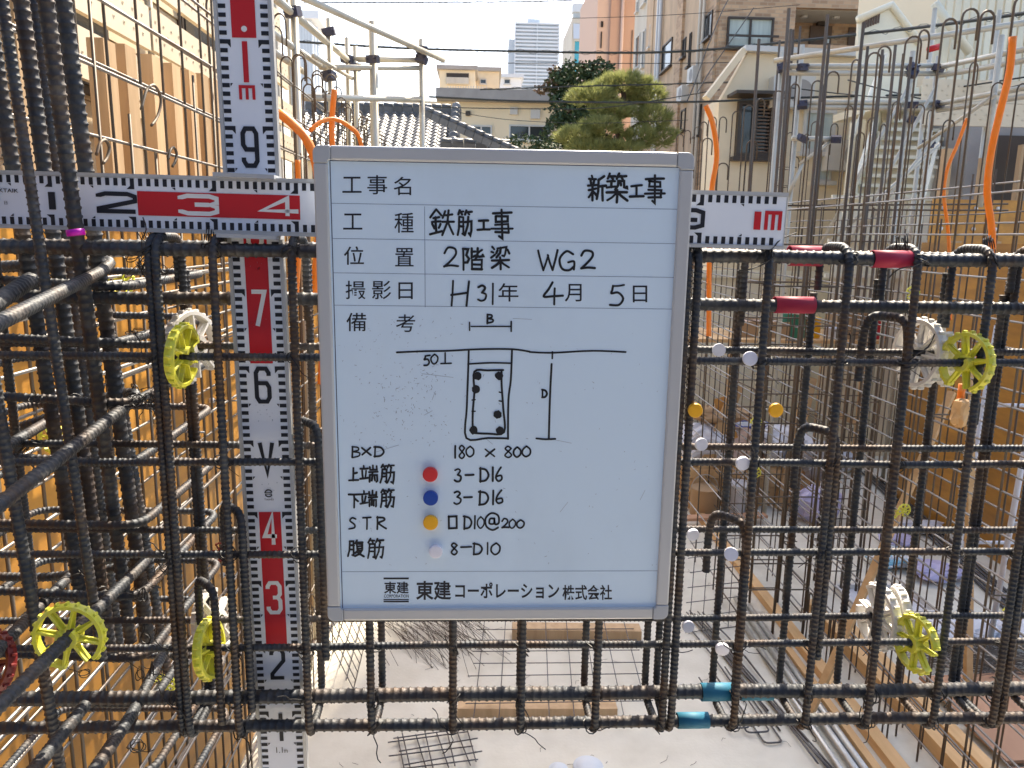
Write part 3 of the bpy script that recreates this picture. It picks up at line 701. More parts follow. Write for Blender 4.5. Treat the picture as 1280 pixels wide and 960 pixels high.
for i, px in enumerate(spx):
    x = U(px, 912, Y=YS).x; SX.append(x)
    if i < 2: continue
    inst(SM[i % 3], 'stirrup', cage, (x, YS, 0), (R(rnd(-.06, .06)), R(rnd(-.10, .10)), R(rnd(-2.5, 2.5))))
    if px in (225, 827, 1240):
        inst(SM[(i + 1) % 3], 'stirrup', cage, (x + .0122, YS + .0005, 0), (0, R(rnd(-.08, .04)), R(rnd(-2, 2))))
# lapped hook ties: a straight leg that turns over backwards at mid height
def hook_mesh(down):
    m = MB(); pts = [(0, 0, -down), (0, 0, 0), (.004, .035, .018), (.004, .062, 0), (.004, .064, -.062)]
    m.rebar(fillet([(0, 0, -down), (0, 0, -.004), (.002, .006, .026), (.004, .055, .026), (.006, .062, -.004), (.006, .062, -.066)], .024, 6), .0054, .0068, .00062)
    return m.mesh('lap_hook', M['steel2'], True)
for px, py, dn in ((398, 540, .30), (268, 745, .17), (1048, 548, .30), (934, 660, .22), (1138, 404, .42), (302, 648, .26)):
    p = U(px, py, Y=YS + .004); k = min(range(len(SX)), key=lambda j: abs(SX[j] - p.x))
    inst(hook_mesh(dn), 'lap_hook', cage, (p.x, YS + .004, p.z - .02), (0, R(rnd(-.1, .1)), R(rnd(36, 50))))
# binding wire at the crossings
def tie_mesh(seed, tails):
    random.seed(seed); m = MB(); pts = []
    for i in range(22):
        a = i / 21 * 4 * PI
        pts.append(Vector((.0075 * math.cos(a) + .003 * math.cos(a * .5), -.001 + .0085 * math.sin(a), .006 * math.cos(a + .6) + .002 * math.sin(a * .5))))
    m.tube(pts, .0008, 4)
    for t in range(tails):
        q = [Vector((rnd(-.004, .004), -.008, rnd(-.004, .004)))]; d = Vector((rnd(-1, 1), rnd(-.35, .1), rnd(-.6, 1))).normalized()
        for j in range(6):
            q.append(q[-1] + d * rnd(.005, .008)); d = (d + Vector((rnd(-.6, .6), rnd(-.4, .4), rnd(-.6, .6)))).normalized()
        m.tube(q, .0007, 4)
    return m.mesh('tie_wire', M['wire'])
TM = [tie_mesh(s, 1 + s % 2) for s in range(7)]
TM0 = [tie_mesh(50 + s, 0) for s in range(3)]
def curl_mesh(seed):
    random.seed(seed); m = MB()
    for j in range(3):
        c = Vector((rnd(-.008, .008), rnd(-.008, .004), rnd(0, .008))); pts = []; ph = rnd(0, 6); rr = rnd(.006, .012); tilt = rnd(-.6, .6)
        for i in range(26):
            a = ph + i / 25 * rnd(3.2, 3.4) * PI
            pts.append(c + Vector((rr * math.cos(a), rr * .5 * math.sin(a) * tilt + .004 * i / 25, rr * math.sin(a))))
        m.tube(pts, .0006, 4)
    return m.mesh('tie_wire', M['wire'])
CMESH = [curl_mesh(40 + s) for s in range(4)]
random.seed(11)
rows = [(ZT, YF)] + [(z, YW) for z in WZ] + [(ZB2, YF), (ZB, YF)]
for i, x in enumerate(SX[2:]):
    for j, (z, Y) in enumerate(rows):
        if rnd(0, 1) < .85:
            hid = -.23 < x < .29 and 2.37 < z < 3.03
            inst(random.choice(TM0 if hid or rnd(0, 1) < .45 else TM), 'tie_wire', cage, (x, YS + (.009 if hid else .006), z), (0 if hid else rnd(-.5, .5), rnd(0, 6.3), 0 if hid else rnd(-.5, .5)), .9 if hid else rnd(.95, 1.3))
    if rnd(0, 1) < .75:
        inst(random.choice(CMESH), 'tie_wire', cage, (x + rnd(-.012, .012), YS + rnd(.02, .05), ZT + .018), (rnd(-.4, .4), rnd(-.5, .5), rnd(0, 6)))
for i in range(22):
    m = MB(); p = Vector((random.choice(SX[:4] + SX[10:]), YW, random.choice(WZ))); d = Vector((rnd(-.5, 1), rnd(-.3, .3), rnd(-1, -.2))).normalized()
    m.tube([p, p + d * rnd(.01, .02), p + d * rnd(.025, .05) + Vector((.004, 0, .006))], .0005, 4); m.build('tie_wire', M['wire'], cage)

# ------------------------------------------------------------------ column cage at the near end
ccage = thing('column_cage', 'thick dark column bars with hoops and bent anchor bars beside the horizontal staff', 'rebar cage', (-.62, 1.05, 1.6))
def pbar(name, x0, y0, ya, x1, y1, yb, r, pitch, parent, mt='steel'):
    a, b = U(x0, y0, Y=ya), U(x1, y1, Y=yb); d = (b - a)
    a2, b2 = a - d * .06, b + d * .35
    MB().rebar([a2, b2], r, pitch * .92, r * .09).build(name, M[mt], parent, True)
pbar('column_bar', 26, 0, 1.08, 114, 640, 1.13, .0100, .0125, ccage, 'steel2')
pbar('column_bar', 57, 0, .925, 142, 640, 1.05, .0090, .0115, ccage)
pbar('column_bar', 79, 0, 1.02, 164, 640, 1.11, .0100, .0125, ccage, 'steel2')
pbar('column_bar', -8, 60, 1.03, 84, 640, 1.10, .0095, .0120, ccage, 'steel2')
pbar('column_bar', 43, 0, 1.32, 128, 640, 1.36, .0080, .0110, ccage, 'steel2')
pbar('column_bar', 69, 0, 1.40, 176, 640, 1.34, .0080, .0110, ccage, 'steel2')
pbar('column_tie', 3, 0, .905, 100, 640, .925, .0062, .0082, ccage)
pbar('column_tie', -12, 450, .88, 75, 960, .90, .0070, .0085, ccage)
pbar('column_tie', -30, 120, .95, 31, 640, 1.16, .0062, .0082, ccage)
hx0, hx1, hy0, hy1 = -.80, -.475, 1.03, 1.36
for i, py in enumerate((352, 420, 487, 558, 640, 716, 790, 848, 932, 1010)):
    z = U(110, py, Y=1.1).z
    pts = [(hx0, hy0 + .02, z), (hx0, hy1, z + .004), (hx1, hy1, z), (hx1 + rnd(-.01, .01), hy0, z + rnd(-.006, .006)), (hx0 + .03, hy0, z + .012), (hx0 + .05, hy0 + .07, z + .012)]
    MB().rebar(fillet(pts, .035, 5), .0062, .0078, .0006).build('hoop', M['steel2'], ccage, True)
def anchor(pts, r, pitch, rad=.05):
    MB().rebar(fillet([U(a, b, Y=y) for a, b, y in pts], rad, 7), r, pitch * .9, r * .08, 8).build('anchor_bar', M['steel'], ccage, True)
    return [U(a, b, Y=y) for a, b, y in pts]
anchor([(-60, 432, .62), (128, 339, 1.03), (140, 326, 1.10), (100, 327, 1.16), (-60, 336, 1.2)], .0075, .0095, .03)
anchor([(-70, 685, .66), (162, 504, 1.06), (172, 492, 1.10), (150, 492, 1.15), (80, 515, 1.22), (-50, 560, 1.25)], .0078, .0095, .03)
B3 = anchor([(-70, 950, .62), (176, 708, 1.06), (190, 690, 1.12), (160, 708, 1.2), (60, 722, 1.24), (-40, 720, 1.25)], .0075, .0095, .03)
anchor([(-30, 395, .8), (38, 350, .98)], .0095, .012)
anchor([(20, 990, .72), (106, 882, .92)], .0075, .0095)
anchor([(100, 990, .74), (168, 888, .96), (212, 800, 1.2)], .0075, .0095)
anchor([(-20, 830, .80), (80, 727, 1.15), (110, 700, 1.3)], .0075, .0095)
anchor([(5, 560, 1.0), (68, 522, 1.2), (120, 500, 1.3)], .0075, .0095)
for i in range(52):
    o = random.choice(CMESH if i % 4 == 1 else TM)
    px, py, y = rnd(20, 190), rnd(300, 940), rnd(.98, 1.2)
    if i < 30: px, py = rnd(165, 205), random.choice((330, 490, 500, 700, 735, 840)) + rnd(-8, 14)
    inst(o, 'tie_wire', ccage, U(px, py, Y=y), (rnd(-1, 1), rnd(0, 6), rnd(-1, 1)), rnd(.6, 1.0))
m = MB(); a = U(94, 290, Y=.935); m.tube([a + Vector((.0, 0, .003)), a + Vector((.001, 0, -.004))], .0100, 12)
tag(m.base('tape', M['magenta'], True), 'scrap of magenta tape wrapped round a thick column bar below the staff', 'tape')

# ------------------------------------------------------------------ flat drawing helpers (print and ink)
def ribbon(mb, pts, wd, f, layer, caps=False):
    """mitred flat stroke along 2-D points; f(u, v, layer) -> 3-D"""
    P = []
    for p in pts:
        p = Vector((p[0], p[1]))
        if not P or (p - P[-1]).length > 1e-6: P.append(p)
    n = len(P)
    if n < 2: return
    closed = (P[0] - P[-1]).length < 1e-5 and n > 3
    if closed: P = P[:-1]; n -= 1
    L_, R_ = [], []
    for i in range(n):
        a = P[i - 1] if (i > 0 or closed) else None
        c = P[(i + 1) % n] if (i < n - 1 or closed) else None
        d1 = (P[i] - a).normalized() if a is not None else None
        d2 = (c - P[i]).normalized() if c is not None else None
        if d1 is None: d1 = d2
        if d2 is None: d2 = d1
        nr = Vector((-(d1.y + d2.y), d1.x + d2.x))
        if nr.length < 1e-4: nr = Vector((-d1.y, d1.x))
        nr.normalize(); k = 1 / max(.45, nr.dot(Vector((-d1.y, d1.x))))
        L_.append(P[i] + nr * wd / 2 * k); R_.append(P[i] - nr * wd / 2 * k)
    vs = []; fs = []
    for i in range(n): vs += [f(L_[i].x, L_[i].y, layer), f(R_[i].x, R_[i].y, layer)]
    for i in range(n if closed else n - 1):
        j = (i + 1) % n; fs.append((2 * i, 2 * i + 1, 2 * j + 1, 2 * j))
    mb.add(vs, fs)
    if caps and not closed:
        for e, d in ((P[0], P[0] - P[1]), (P[-1], P[-1] - P[-2])):
            d = d.normalized(); s = Vector((-d.y, d.x)); arc = []
            for k in range(7):
                t = PI * k / 6; q = e + s * math.cos(t) * wd / 2 + d * math.sin(t) * wd / 2
                arc.append(f(q.x, q.y, layer))
            mb.add(arc, [tuple(range(7))])
def rect(mb, u0, u1, v0, v1, f, layer): mb.quad(f(u0, v0, layer), f(u1, v0, layer), f(u1, v1, layer), f(u0, v1, layer))

OCT = {'1': [[(.5, 0), (.5, 1)]],
 '2': [[(0, .2), (0, .12), (.2, 0), (.8, 0), (1, .14), (1, .40), (0, .86), (0, 1), (1, 1)]],
 '3': [[(0, .2), (0, .12), (.2, 0), (.8, 0), (1, .12), (1, .38), (.8, .49), (1, .6), (1, .88), (.8, 1), (.2, 1), (0, .88), (0, .8)], [(.8, .49), (.4, .49)]],
 '4': [[(.7, 1), (.7, 0), (0, .72), (1, .72)]],
 '5': [[(1, 0), (0, 0), (0, .42), (.8, .42), (1, .54), (1, .88), (.8, 1), (.2, 1), (0, .88)]],
 '6': [[(1, .22), (1, .13), (.8, 0), (.2, 0), (0, .13), (0, .87), (.2, 1), (.8, 1), (1, .87), (1, .57), (.8, .44), (.15, .44)]],
 '7': [[(0, 0), (1, 0), (.35, 1)]],
 '8': [[(.2, 0), (.8, 0), (1, .13), (1, .87), (.8, 1), (.2, 1), (0, .87), (0, .13), (.2, 0)], [(.1, .48), (.9, .48)]],
 '9': [[(0, .78), (0, .87), (.2, 1), (.8, 1), (1, .87), (1, .13), (.8, 0), (.2, 0), (0, .13), (0, .43), (.2, .56), (.85, .56)]],
 'V': [[(0, 0), (.5, 1), (1, 0)]], 'm': [[(0, 1), (0, 0), (1, 0), (1, 1)], [(.5, .1), (.5, 1)]]}

_tc = {}
def text_poly(body, bold=0.0):
    key = (body, bold)
    if key in _tc: return _tc[key]
    c = bpy.data.curves.new('lettering', 'FONT'); c.body = body; c.size = 1; c.resolution_u = 3; c.offset = bold
    o = bpy.data.objects.new('lettering', c); COL.objects.link(o)
    dg = bpy.context.evaluated_depsgraph_get(); me = bpy.data.meshes.new_from_object(o.evaluated_get(dg))
    vs = [(v.co.x, v.co.y) for v in me.vertices]; fs = [tuple(p.vertices) for p in me.polygons]
    bpy.data.objects.remove(o); bpy.data.curves.remove(c); bpy.data.meshes.remove(me)
    _tc[key] = (vs, fs); return vs, fs
def text_fit(mb, body, u0, u1, v0, v1, f, layer, bold=0.0):
    """lettering stretched into the rectangle u0..u1, v0..v1 (v up)"""
    vs, fs = text_poly(body, bold); xs = [a for a, b in vs]; ys = [b for a, b in vs]
    ax, bx, ay, by = min(xs), max(xs), min(ys), max(ys)
    mb.add([f(u0 + (x - ax) / (bx - ax) * (u1 - u0), v0 + (y - ay) / max(1e-6, by - ay) * (v1 - v0), layer) for x, y in vs], fs)

# ------------------------------------------------------------------ levelling staffs
def staff(name, label, O, ev, eu, v0, v1, build):
    """O: zero mark on the face, ev: along the numbers, eu: across; face normal looks at the camera"""
    ev, eu = Vector(ev).normalized(), Vector(eu); eu = (eu - ev * eu.dot(ev)).normalized()
    n = ev.cross(eu)
    if n.y > 0: n = -n
    f = lambda u, v, l=0: O + eu * u + ev * v + n * (.0004 + .0002 * l)
    t = thing(name, label, 'measuring staff', O + ev * v0)
    c = O + ev * (v0 + v1) / 2 - n * .006
    b = MB().obox(c, ev * (v1 - v0) / 2, eu * .034, n * .0056).build('profile', M['alu'], t)
    for s in (-1, 1):
        MB().obox(c + eu * .0325 * s + n * .0064, ev * (v1 - v0) / 2, eu * .0022, n * .0012).build('edge_rail', M['alu'], t)
    fm = MB(); rect(fm, -.0298, .0298, v0 + .002, v1 - .002, f, -1); fm.build('face', M['rodface'], t)
    tk = MB()
    k0, k1 = int(math.ceil(v0 / .01)), int(v1 / .01)
    for k in range(k0 + 1, k1):
        for s in (-1, 1):
            a, b2 = .0205 * s, .0294 * s
            if k % 10 == 0:
                tk.add([f(b2, k * .01, 1), f(.0165 * s, k * .01, 1), f(.0165 * s, k * .01 - .0095, 1), f(.0205 * s, k * .01 - .005, 1), f(b2, k * .01 - .005, 1)], [(0, 1, 2, 3, 4)])
            else:
                rect(tk, a, b2, k * .01 - .005, k * .01, f, 1)
                if k % 5 == 0: tk.add([f(.0195 * s, k * .01, 1), f(.0165 * s, k * .01, 1), f(.0195 * s, k * .01 - .004, 1)], [(0, 1, 2)])
    tk.build('graduation', M['print'], t)['kind'] = 'stuff'
    build(t, f)
    return t
def num(mb, ch, u0, u1, v0, v1, f, wd, layer=3, swap=False):
    for k, st in enumerate(OCT[ch]):
        pts = [(u0 + (u1 - u0) * a, v0 + (v1 - v0) * (1 - b)) for a, b in st]
        if swap: pts = [(q, p) for p, q in pts]
        ribbon(mb, pts, wd, f, layer + k)
# upright staff
YV = 1.003
va, vb = U(305.5, 47, Y=YV), U(350.5, 889, Y=YV)
ev = (va - vb).normalized(); Ov = vb - ev * .1
def vbuild(t, f):
    rd, bl, wh = MB(), MB(), MB()
    for lo, hi in ((1.002, 1.30), (.604, .80), (.204, .40)):
        rd = MB(); rect(rd, -.0145, .0145, lo, hi, f, 2); rd.build('red_field', M['pred'], t)
    one = MB(); rect(one, -.0032, .0032, .951, .998, f, 3); num(one, 'm', -.008, .008, .931, .946, f, .0036, 3); one.build('numeral', M['pred'], t)
    for d, ch, mb in ((.9, '9', bl), (.6, '6', bl), (.5, 'V', bl), (.2, '2', bl), (.1, '1', bl), (.8, '8', wh), (.7, '7', wh), (.4, '4', wh), (.3, '3', wh)):
        q = MB(); num(q, ch, -.0082, .0082, d - .047, d - .003, f, .0055, 3); q.build('numeral', M['print'] if mb is bl else M['pwhite'], t)
    q = MB(); q.add([f(.0035 * math.cos(a) + .0005, 1.012 + .0035 * math.sin(a), 4) for a in [k * PI / 8 for k in range(16)]], [tuple(range(16))]); q.build('dot', M['pwhite'], t)
    q = MB(); text_fit(q, '1.1', -.0085, .0005, .034, .043, f, 3); text_fit(q, 'm', .0025, .0075, .034, .039, f, 3); q.build('lettering', M['print'], t)
    q = MB(); ribbon(q, [(.0048 * math.cos(a), .4265 + .0048 * math.sin(a)) for a in [.3 + k * .35 for k in range(9)]], .0016, f, 3)
    ribbon(q, [(.0048 * math.cos(a), .4265 + .0048 * math.sin(a)) for a in [.3 + PI + k * .35 for k in range(8)]], .0016, f, 3)
    ribbon(q, [(-.004, .4275), (.004, .4275)], .0011, f, 3); ribbon(q, [(-.004, .4255), (.004, .4255)], .0011, f, 4); q.build('logo', M['print'], t)
    q = MB(); text_fit(q, 'TAIHEI', -.0062, .0062, .4165, .419, f, 3); q.build('lettering', M['print'], t)
    sm = MB(); random.seed(5)
    for i in range(46):
        u, v = rnd(-.012, .012), random.choice((.53, .545, .555, .66, .43, .73)) + rnd(-.012, .012); rect(sm, u, u + rnd(.0003, .0012), v, v + rnd(.0003, .002), f, 2)
    sm.build('scuff', M['smudge'], t)['kind'] = 'stuff'
staff('upright_staff', 'upright red and white measuring staff standing inside the rebar cage', Ov, ev, (1, 0, 0), -.16, 1.30, vbuild)
# lying staff
ha, hb = U(67, 251, Y=.992), U(988, 277, Y=.9615)
eh = (hb - ha).normalized(); step = (hb - ha).length / .9
Oh = ha - eh * .1
def hbuild(t, f0):
    f = lambda u, v, l=0: f0(u, v, l)
    rd = MB()
    for lo, hi in ((.203, .402), (.503, .702)):
        rd = MB(); rect(rd, -.0145, .0145, lo, hi, f, 2); rd.build('red_field', M['pred'], t)
    for d, ch, wh in ((.1, '1', 0), (.2, '2', 0), (.3, '3', 1), (.4, '4', 1), (.5, 'V', 0), (.6, '6', 1), (.7, '7', 1), (.8, '8', 0), (.9, '9', 0)):
        q = MB(); w0 = .046 if ch != '1' else .004
        g = lambda a, b, l: f(b, a, l)
        for k, st in enumerate(OCT[ch]):
            ribbon(q, [(d - w0 + .001 + (w0 - .001) * a, .0105 - .021 * b) for a, b in st], .0052 if ch != '1' else .0085, g, 3 + k)
        q.build('numeral', M['pwhite'] if wh else M['print'], t)
    q = MB(); g = lambda a, b, l: f(b, a, l)
    ribbon(q, [(.968, .011), (.968, -.011)], .0085, g, 3)
    for k, st in enumerate(OCT['m']): ribbon(q, [(.979 + .017 * a, .010 - .021 * b) for a, b in st], .0045, g, 3 + k)
    q.build('numeral', M['pred'], t)
    q = MB(); text_fit(q, 'KTAIK', .035, .0585, .0085, .013, g, 3, .012); text_fit(q, '日', .040, .0437, -.006, -.002, g, 3); q.build('lettering', M['print'], t)
staff('lying_staff', 'red and white measuring staff lying level along the top of the rebar cage', Oh, eh, (0, 0, 1), -.06, 1.004, hbuild)
# clip that holds the two staffs together
cp = U(310, 258, Y=.985)
t = thing('staff_clip', 'grey metal clip holding the upright staff to the level one', 'clip', cp)
for z in (.036, -.0365): MB().obox(cp + Vector((0, .006, z)), (.0365, 0, -.001), (0, .019, 0), (0, 0, .0024)).build('jaw', M['cap'], t)
MB().obox(cp + Vector((.0, .0255, 0)), (.0365, 0, 0), (0, .0015, 0), (0, 0, .034)).build('back_plate', M['cap'], t)

# ------------------------------------------------------------------ whiteboard
YB = .9432
bc = Vector((.0287, .9488, 2.40))
board = thing('whiteboard', 'small construction notice whiteboard covered with handwritten notes, leaning on the cage', 'whiteboard', bc)
bx0, bx1, bz0, bz1 = -.1957, .2542, 2.4005, 3.0005
MB().box(bx0 + .006, bx1 - .006, YB, YB + .010, bz0 + .006, bz1 - .006).build('panel', M['board'], board)
fw, fy0, fy1, cc = .0165, .9392, .9562, .020
for a in ((bx0 + cc, bx1 - cc, fy0, fy1, bz1 - fw, bz1), (bx0 + cc, bx1 - cc, fy0, fy1, bz0, bz0 + fw), (bx0, bx0 + fw, fy0, fy1, bz0 + cc, bz1 - cc), (bx1 - fw, bx1, fy0, fy1, bz0 + cc, bz1 - cc)):
    bevel(MB().box(*a).build('frame_rail', M['aluframe'], board), .0022, 2)
for sx in (0, 1):
    for sz in (0, 1):
        cx, cz = (bx0, bx1)[sx], (bz0, bz1)[sz]; dx, dz = (1, -1)[sx], (1, -1)[sz]
        k = [(0, cc)] + [(.0085 - .0085 * math.cos(a), .0085 - .0085 * math.sin(a)) for a in [i * PI / 12 for i in range(7)]] + [(cc, 0), (cc, fw), (fw + .0015, fw), (fw, fw + .0015), (fw, cc)]
        poly = [(cx + dx * u, fy0 - .0008, cz + dz * v) for u, v in k]
        if (dx * dz) > 0: poly = poly[::-1]
        bevel(MB().prism(poly, (0, fy1 - fy0 + .0012, 0)).build('corner_cap', M['cap'], board), .0012, 2)
fb = lambda px, py, l=0: (lambda p: Vector((p.x, YB - .00012 - .00003 * l, p.z)))(U(px, py, Y=YB))
q = MB()
def bl(mb, a, b, wd=.8, l=0): ribbon(mb, [a, b], wd, fb, l)
# ruled border and rows, straight on the board itself
def brule(mb, a, b, wd, l):
    p, r_ = fb(*a), fb(*b); ribbon(mb, [(p.x, p.z), (r_.x, r_.z)], wd, lambda u, v, k: Vector((u, YB - .0001 - .00003 * k, v)), l)
q = MB(); BC = [fb(414, 202), fb(857, 208), fb(819.5, 764), fb(427, 765)]
xl, xr, zt_, zb_ = (BC[0].x + BC[3].x) / 2, (BC[1].x + BC[2].x) / 2, (BC[0].z + BC[1].z) / 2, (BC[2].z + BC[3].z) / 2
fw_ = lambda u, v, k: Vector((u, YB - .0001 - .00003 * k, v))
ribbon(q, [(xl, zt_), (xr, zt_), (xr, zb_), (xl, zb_), (xl, zt_)], .0011, fw_, 0); q.build('border_line', M['navy'], board)
for py in (258, 301.5, 344, 384, 714):
    z = fb(640, py).z; q = MB(); ribbon(q, [(xl, z), (xr, z)], .0006, fw_, 1); q.build('rule_line', M['rule'], board)
q = MB(); x = fb(531, 300).x; ribbon(q, [(x, fb(531, 258).z), (x, fb(531, 384).z)], .0006, fw_, 2); q.build('rule_line', M['rule'], board)
# printed headings
def bprint(body, x0, y0, x1, y1, bold=0.0, l=3, name='lettering'):
    g = lambda u, v, k: fb(u, v, k)
    m_ = MB(); text_fit(m_, body, x0, x1, y1, y0, g, l, bold); return m_.build(name, M['print'], board)
for ch, b in (('工', (428, 221, 452, 241)), ('事', (459, 219, 484, 243)), ('名', (492, 221, 514, 244)), ('工', (429, 267, 453, 287)), ('種', (493, 266, 517, 291)),
              ('位', (430, 308, 455, 331)), ('置', (494, 310, 517, 333)), ('撮', (432, 351, 457, 374)), ('影', (465, 351, 489, 374)), ('日', (498, 353, 516, 374)),
              ('備', (433, 391, 458, 414)), ('考', (495, 393, 519, 415)), ('年', (623, 354, 648, 377)), ('月', (706, 355, 727, 377)), ('日', (791, 357, 809, 378))):
    bprint(ch, *b, bold=.004)
bprint('東建', 480, 727, 511, 742, .02, name='logo'); bprint('CORPORATION', 480, 743, 511, 747, .01, name='logo')
for y, wd in ((723.0, 2.2), (749.3, 1.3), (751.8, 2.0)):
    q = MB(); ribbon(q, [(479.5, y), (511, y)], wd, fb, 3); q.build('logo_bar', M['print'], board)
bprint('東建', 520, 726, 564, 750, .022); bprint('コーポレーション', 569, 728, 699, 748, .02); bprint('株式会社', 703, 731, 765, 750, .018)
# handwriting, stroke by stroke
TAKE = [[(20, 2), (8, 18)], [(14, 10), (42, 9)], [(26, 12), (32, 20)], [(60, 2), (50, 18)], [(55, 10), (92, 8)], [(70, 10), (76, 19)]]
K = {'工': [[(15, 18), (85, 15)], [(50, 17), (50, 82)], [(5, 84), (95, 82)]],
 '事': [[(10, 15), (90, 13)], [(25, 25), (25, 42), (75, 42), (75, 25), (25, 25)], [(22, 54), (78, 52), (78, 78)], [(5, 66), (95, 64)], [(22, 78), (78, 78)], [(50, 2), (50, 96), (38, 90)]],
 '新': [[(25, 2), (28, 12)], [(8, 15), (46, 13)], [(17, 22), (20, 32)], [(38, 20), (33, 32)], [(3, 38), (50, 35)], [(6, 55), (48, 52)], [(27, 38), (27, 96)], [(27, 58), (6, 82)], [(28, 60), (46, 76)], [(88, 5), (60, 18)], [(60, 18), (58, 60), (48, 92)], [(60, 42), (98, 38)], [(80, 42), (80, 98)]],
 '築': TAKE + [[(8, 28), (42, 27)], [(25, 28), (25, 46)], [(6, 50), (44, 44)], [(56, 27), (54, 42), (44, 55)], [(56, 27), (84, 26), (84, 46), (94, 52), (96, 44)], [(66, 34), (70, 42)], [(5, 66), (95, 63)], [(50, 55), (50, 98)], [(48, 66), (28, 84), (8, 94)], [(52, 66), (72, 82), (95, 93)]],
 '鉄': [[(26, 2), (3, 30)], [(26, 4), (48, 24)], [(14, 32), (40, 30)], [(8, 46), (44, 44)], [(26, 32), (26, 84)], [(12, 56), (18, 72)], [(42, 54), (36, 70)], [(4, 90), (48, 82)], [(64, 10), (54, 32)], [(60, 24), (92, 22)], [(50, 48), (97, 45)], [(76, 4), (74, 48), (50, 92)], [(76, 50), (97, 92)]],
 '筋': TAKE + [[(14, 28), (12, 70), (4, 94)], [(14, 28), (42, 27), (42, 92), (34, 88)], [(14, 46), (42, 45)], [(14, 62), (42, 61)], [(52, 44), (92, 42), (90, 78), (84, 94), (74, 88)], [(70, 26), (68, 60), (50, 95)]],
 '階': [[(10, 8), (10, 96)], [(10, 8), (34, 8), (22, 34), (34, 48), (30, 62), (16, 62)], [(46, 6), (46, 40), (66, 34)], [(46, 22), (64, 20)], [(72, 4), (72, 36), (80, 40), (96, 38), (96, 30)], [(92, 12), (74, 24)], [(70, 42), (62, 52)], [(50, 54), (50, 94)], [(50, 54), (90, 54), (90, 94)], [(50, 73), (90, 73)], [(50, 93), (90, 93)]],
 '梁': [[(10, 6), (20, 14)], [(4, 24), (14, 31)], [(6, 52), (22, 36)], [(34, 10), (78, 8), (74, 36), (66, 46), (60, 40)], [(52, 10), (48, 28), (32, 48)], [(34, 20), (28, 32)], [(86, 18), (96, 32)], [(8, 64), (92, 62)], [(50, 50), (50, 98)], [(48, 65), (30, 82), (10, 93)], [(52, 65), (70, 80), (92, 92)]],
 '上': [[(48, 5), (48, 90)], [(48, 42), (82, 40)], [(8, 92), (94, 88)]], '下': [[(5, 12), (95, 10)], [(48, 12), (48, 96)], [(52, 36), (78, 54)]],
 '端': [[(22, 4), (24, 16)], [(4, 22), (42, 20)], [(12, 34), (16, 68)], [(34, 32), (28, 66)], [(2, 80), (44, 72)], [(72, 2), (72, 28)], [(54, 10), (54, 30), (92, 28), (92, 8)], [(48, 42), (98, 40)], [(70, 42), (64, 56)], [(54, 56), (52, 96)], [(54, 56), (94, 56), (94, 92), (88, 94)], [(66, 58), (66, 88)], [(80, 58), (80, 88)]],
 '腹': [[(12, 8), (11, 62), (2, 94)], [(12, 8), (36, 8), (36, 92), (28, 90)], [(12, 32), (36, 32)], [(12, 56), (36, 56)], [(58, 2), (46, 20)], [(54, 12), (94, 11)], [(56, 22), (56, 52)], [(56, 22), (88, 22), (88, 52)], [(56, 37), (88, 37)], [(56, 52), (88, 52)], [(64, 56), (48, 76)], [(60, 66), (86, 64), (70, 84), (44, 97)], [(58, 70), (76, 86), (98, 96)]],
 '□': [[(8, 8), (92, 8), (90, 95), (10, 95), (8, 8)]]}
H = {'0': [[(50, 0), (12, 30), (10, 72), (45, 100), (85, 75), (90, 30), (55, 0)]], '1': [[(52, 0), (50, 50), (48, 100)]], '2': [[(8, 28), (32, 3), (75, 8), (82, 35), (48, 70), (6, 97)], [(6, 97), (50, 93), (98, 94)]],
 '3': [[(10, 12), (50, 0), (80, 18), (45, 45)], [(45, 45), (88, 60), (78, 90), (38, 100), (5, 90)]], '4': [[(50, 0), (28, 32), (5, 64), (50, 62), (100, 58)], [(62, 28), (60, 65), (58, 100)]],
 '5': [[(30, 6), (25, 24), (20, 42), (60, 38), (85, 65), (60, 95), (12, 98)], [(28, 6), (60, 5), (92, 2)]], '6': [[(70, 0), (28, 38), (10, 75), (38, 100), (80, 88), (74, 60), (22, 66)]],
 '8': [[(82, 16), (45, 0), (15, 20), (50, 46), (85, 75), (50, 100), (12, 80), (46, 48), (84, 18)]], 'B': [[(15, 0), (13, 50), (12, 100)], [(12, 4), (68, 8), (76, 30), (22, 46)], [(22, 46), (86, 58), (82, 86), (12, 98)]],
 'D': [[(16, 0), (14, 50), (12, 100)], [(6, 3), (68, 12), (96, 50), (68, 90), (8, 98)]], 'S': [[(88, 14), (42, 2), (16, 25), (72, 62), (68, 90), (6, 98)]], 'T': [[(5, 8), (98, 5)], [(52, 6), (50, 100)]],
 'R': [[(15, 0), (14, 100)], [(12, 6), (72, 6), (80, 28), (20, 50)], [(20, 50), (60, 75), (98, 98)]], 'x': [[(5, 5), (95, 95)], [(92, 5), (8, 95)]], '-': [[(0, 52), (100, 46)]],
 'G': [[(86, 14), (48, 0), (8, 42), (20, 90), (62, 100), (94, 78)], [(94, 96), (93, 56), (58, 57)]], 'H': [[(14, 0), (8, 100)], [(88, 4), (80, 100)], [(10, 56), (84, 48)]],
 '@': [[(66, 34), (36, 36), (34, 64), (62, 66), (68, 36), (70, 66), (96, 58), (90, 15), (45, 2), (8, 35), (12, 80), (55, 100), (92, 86)]]}
W2 = [[(0, 0), (25, 100)], [(25, 100), (50, 25)], [(50, 25), (72, 100)], [(72, 100), (100, 0)]]
lay = [0]
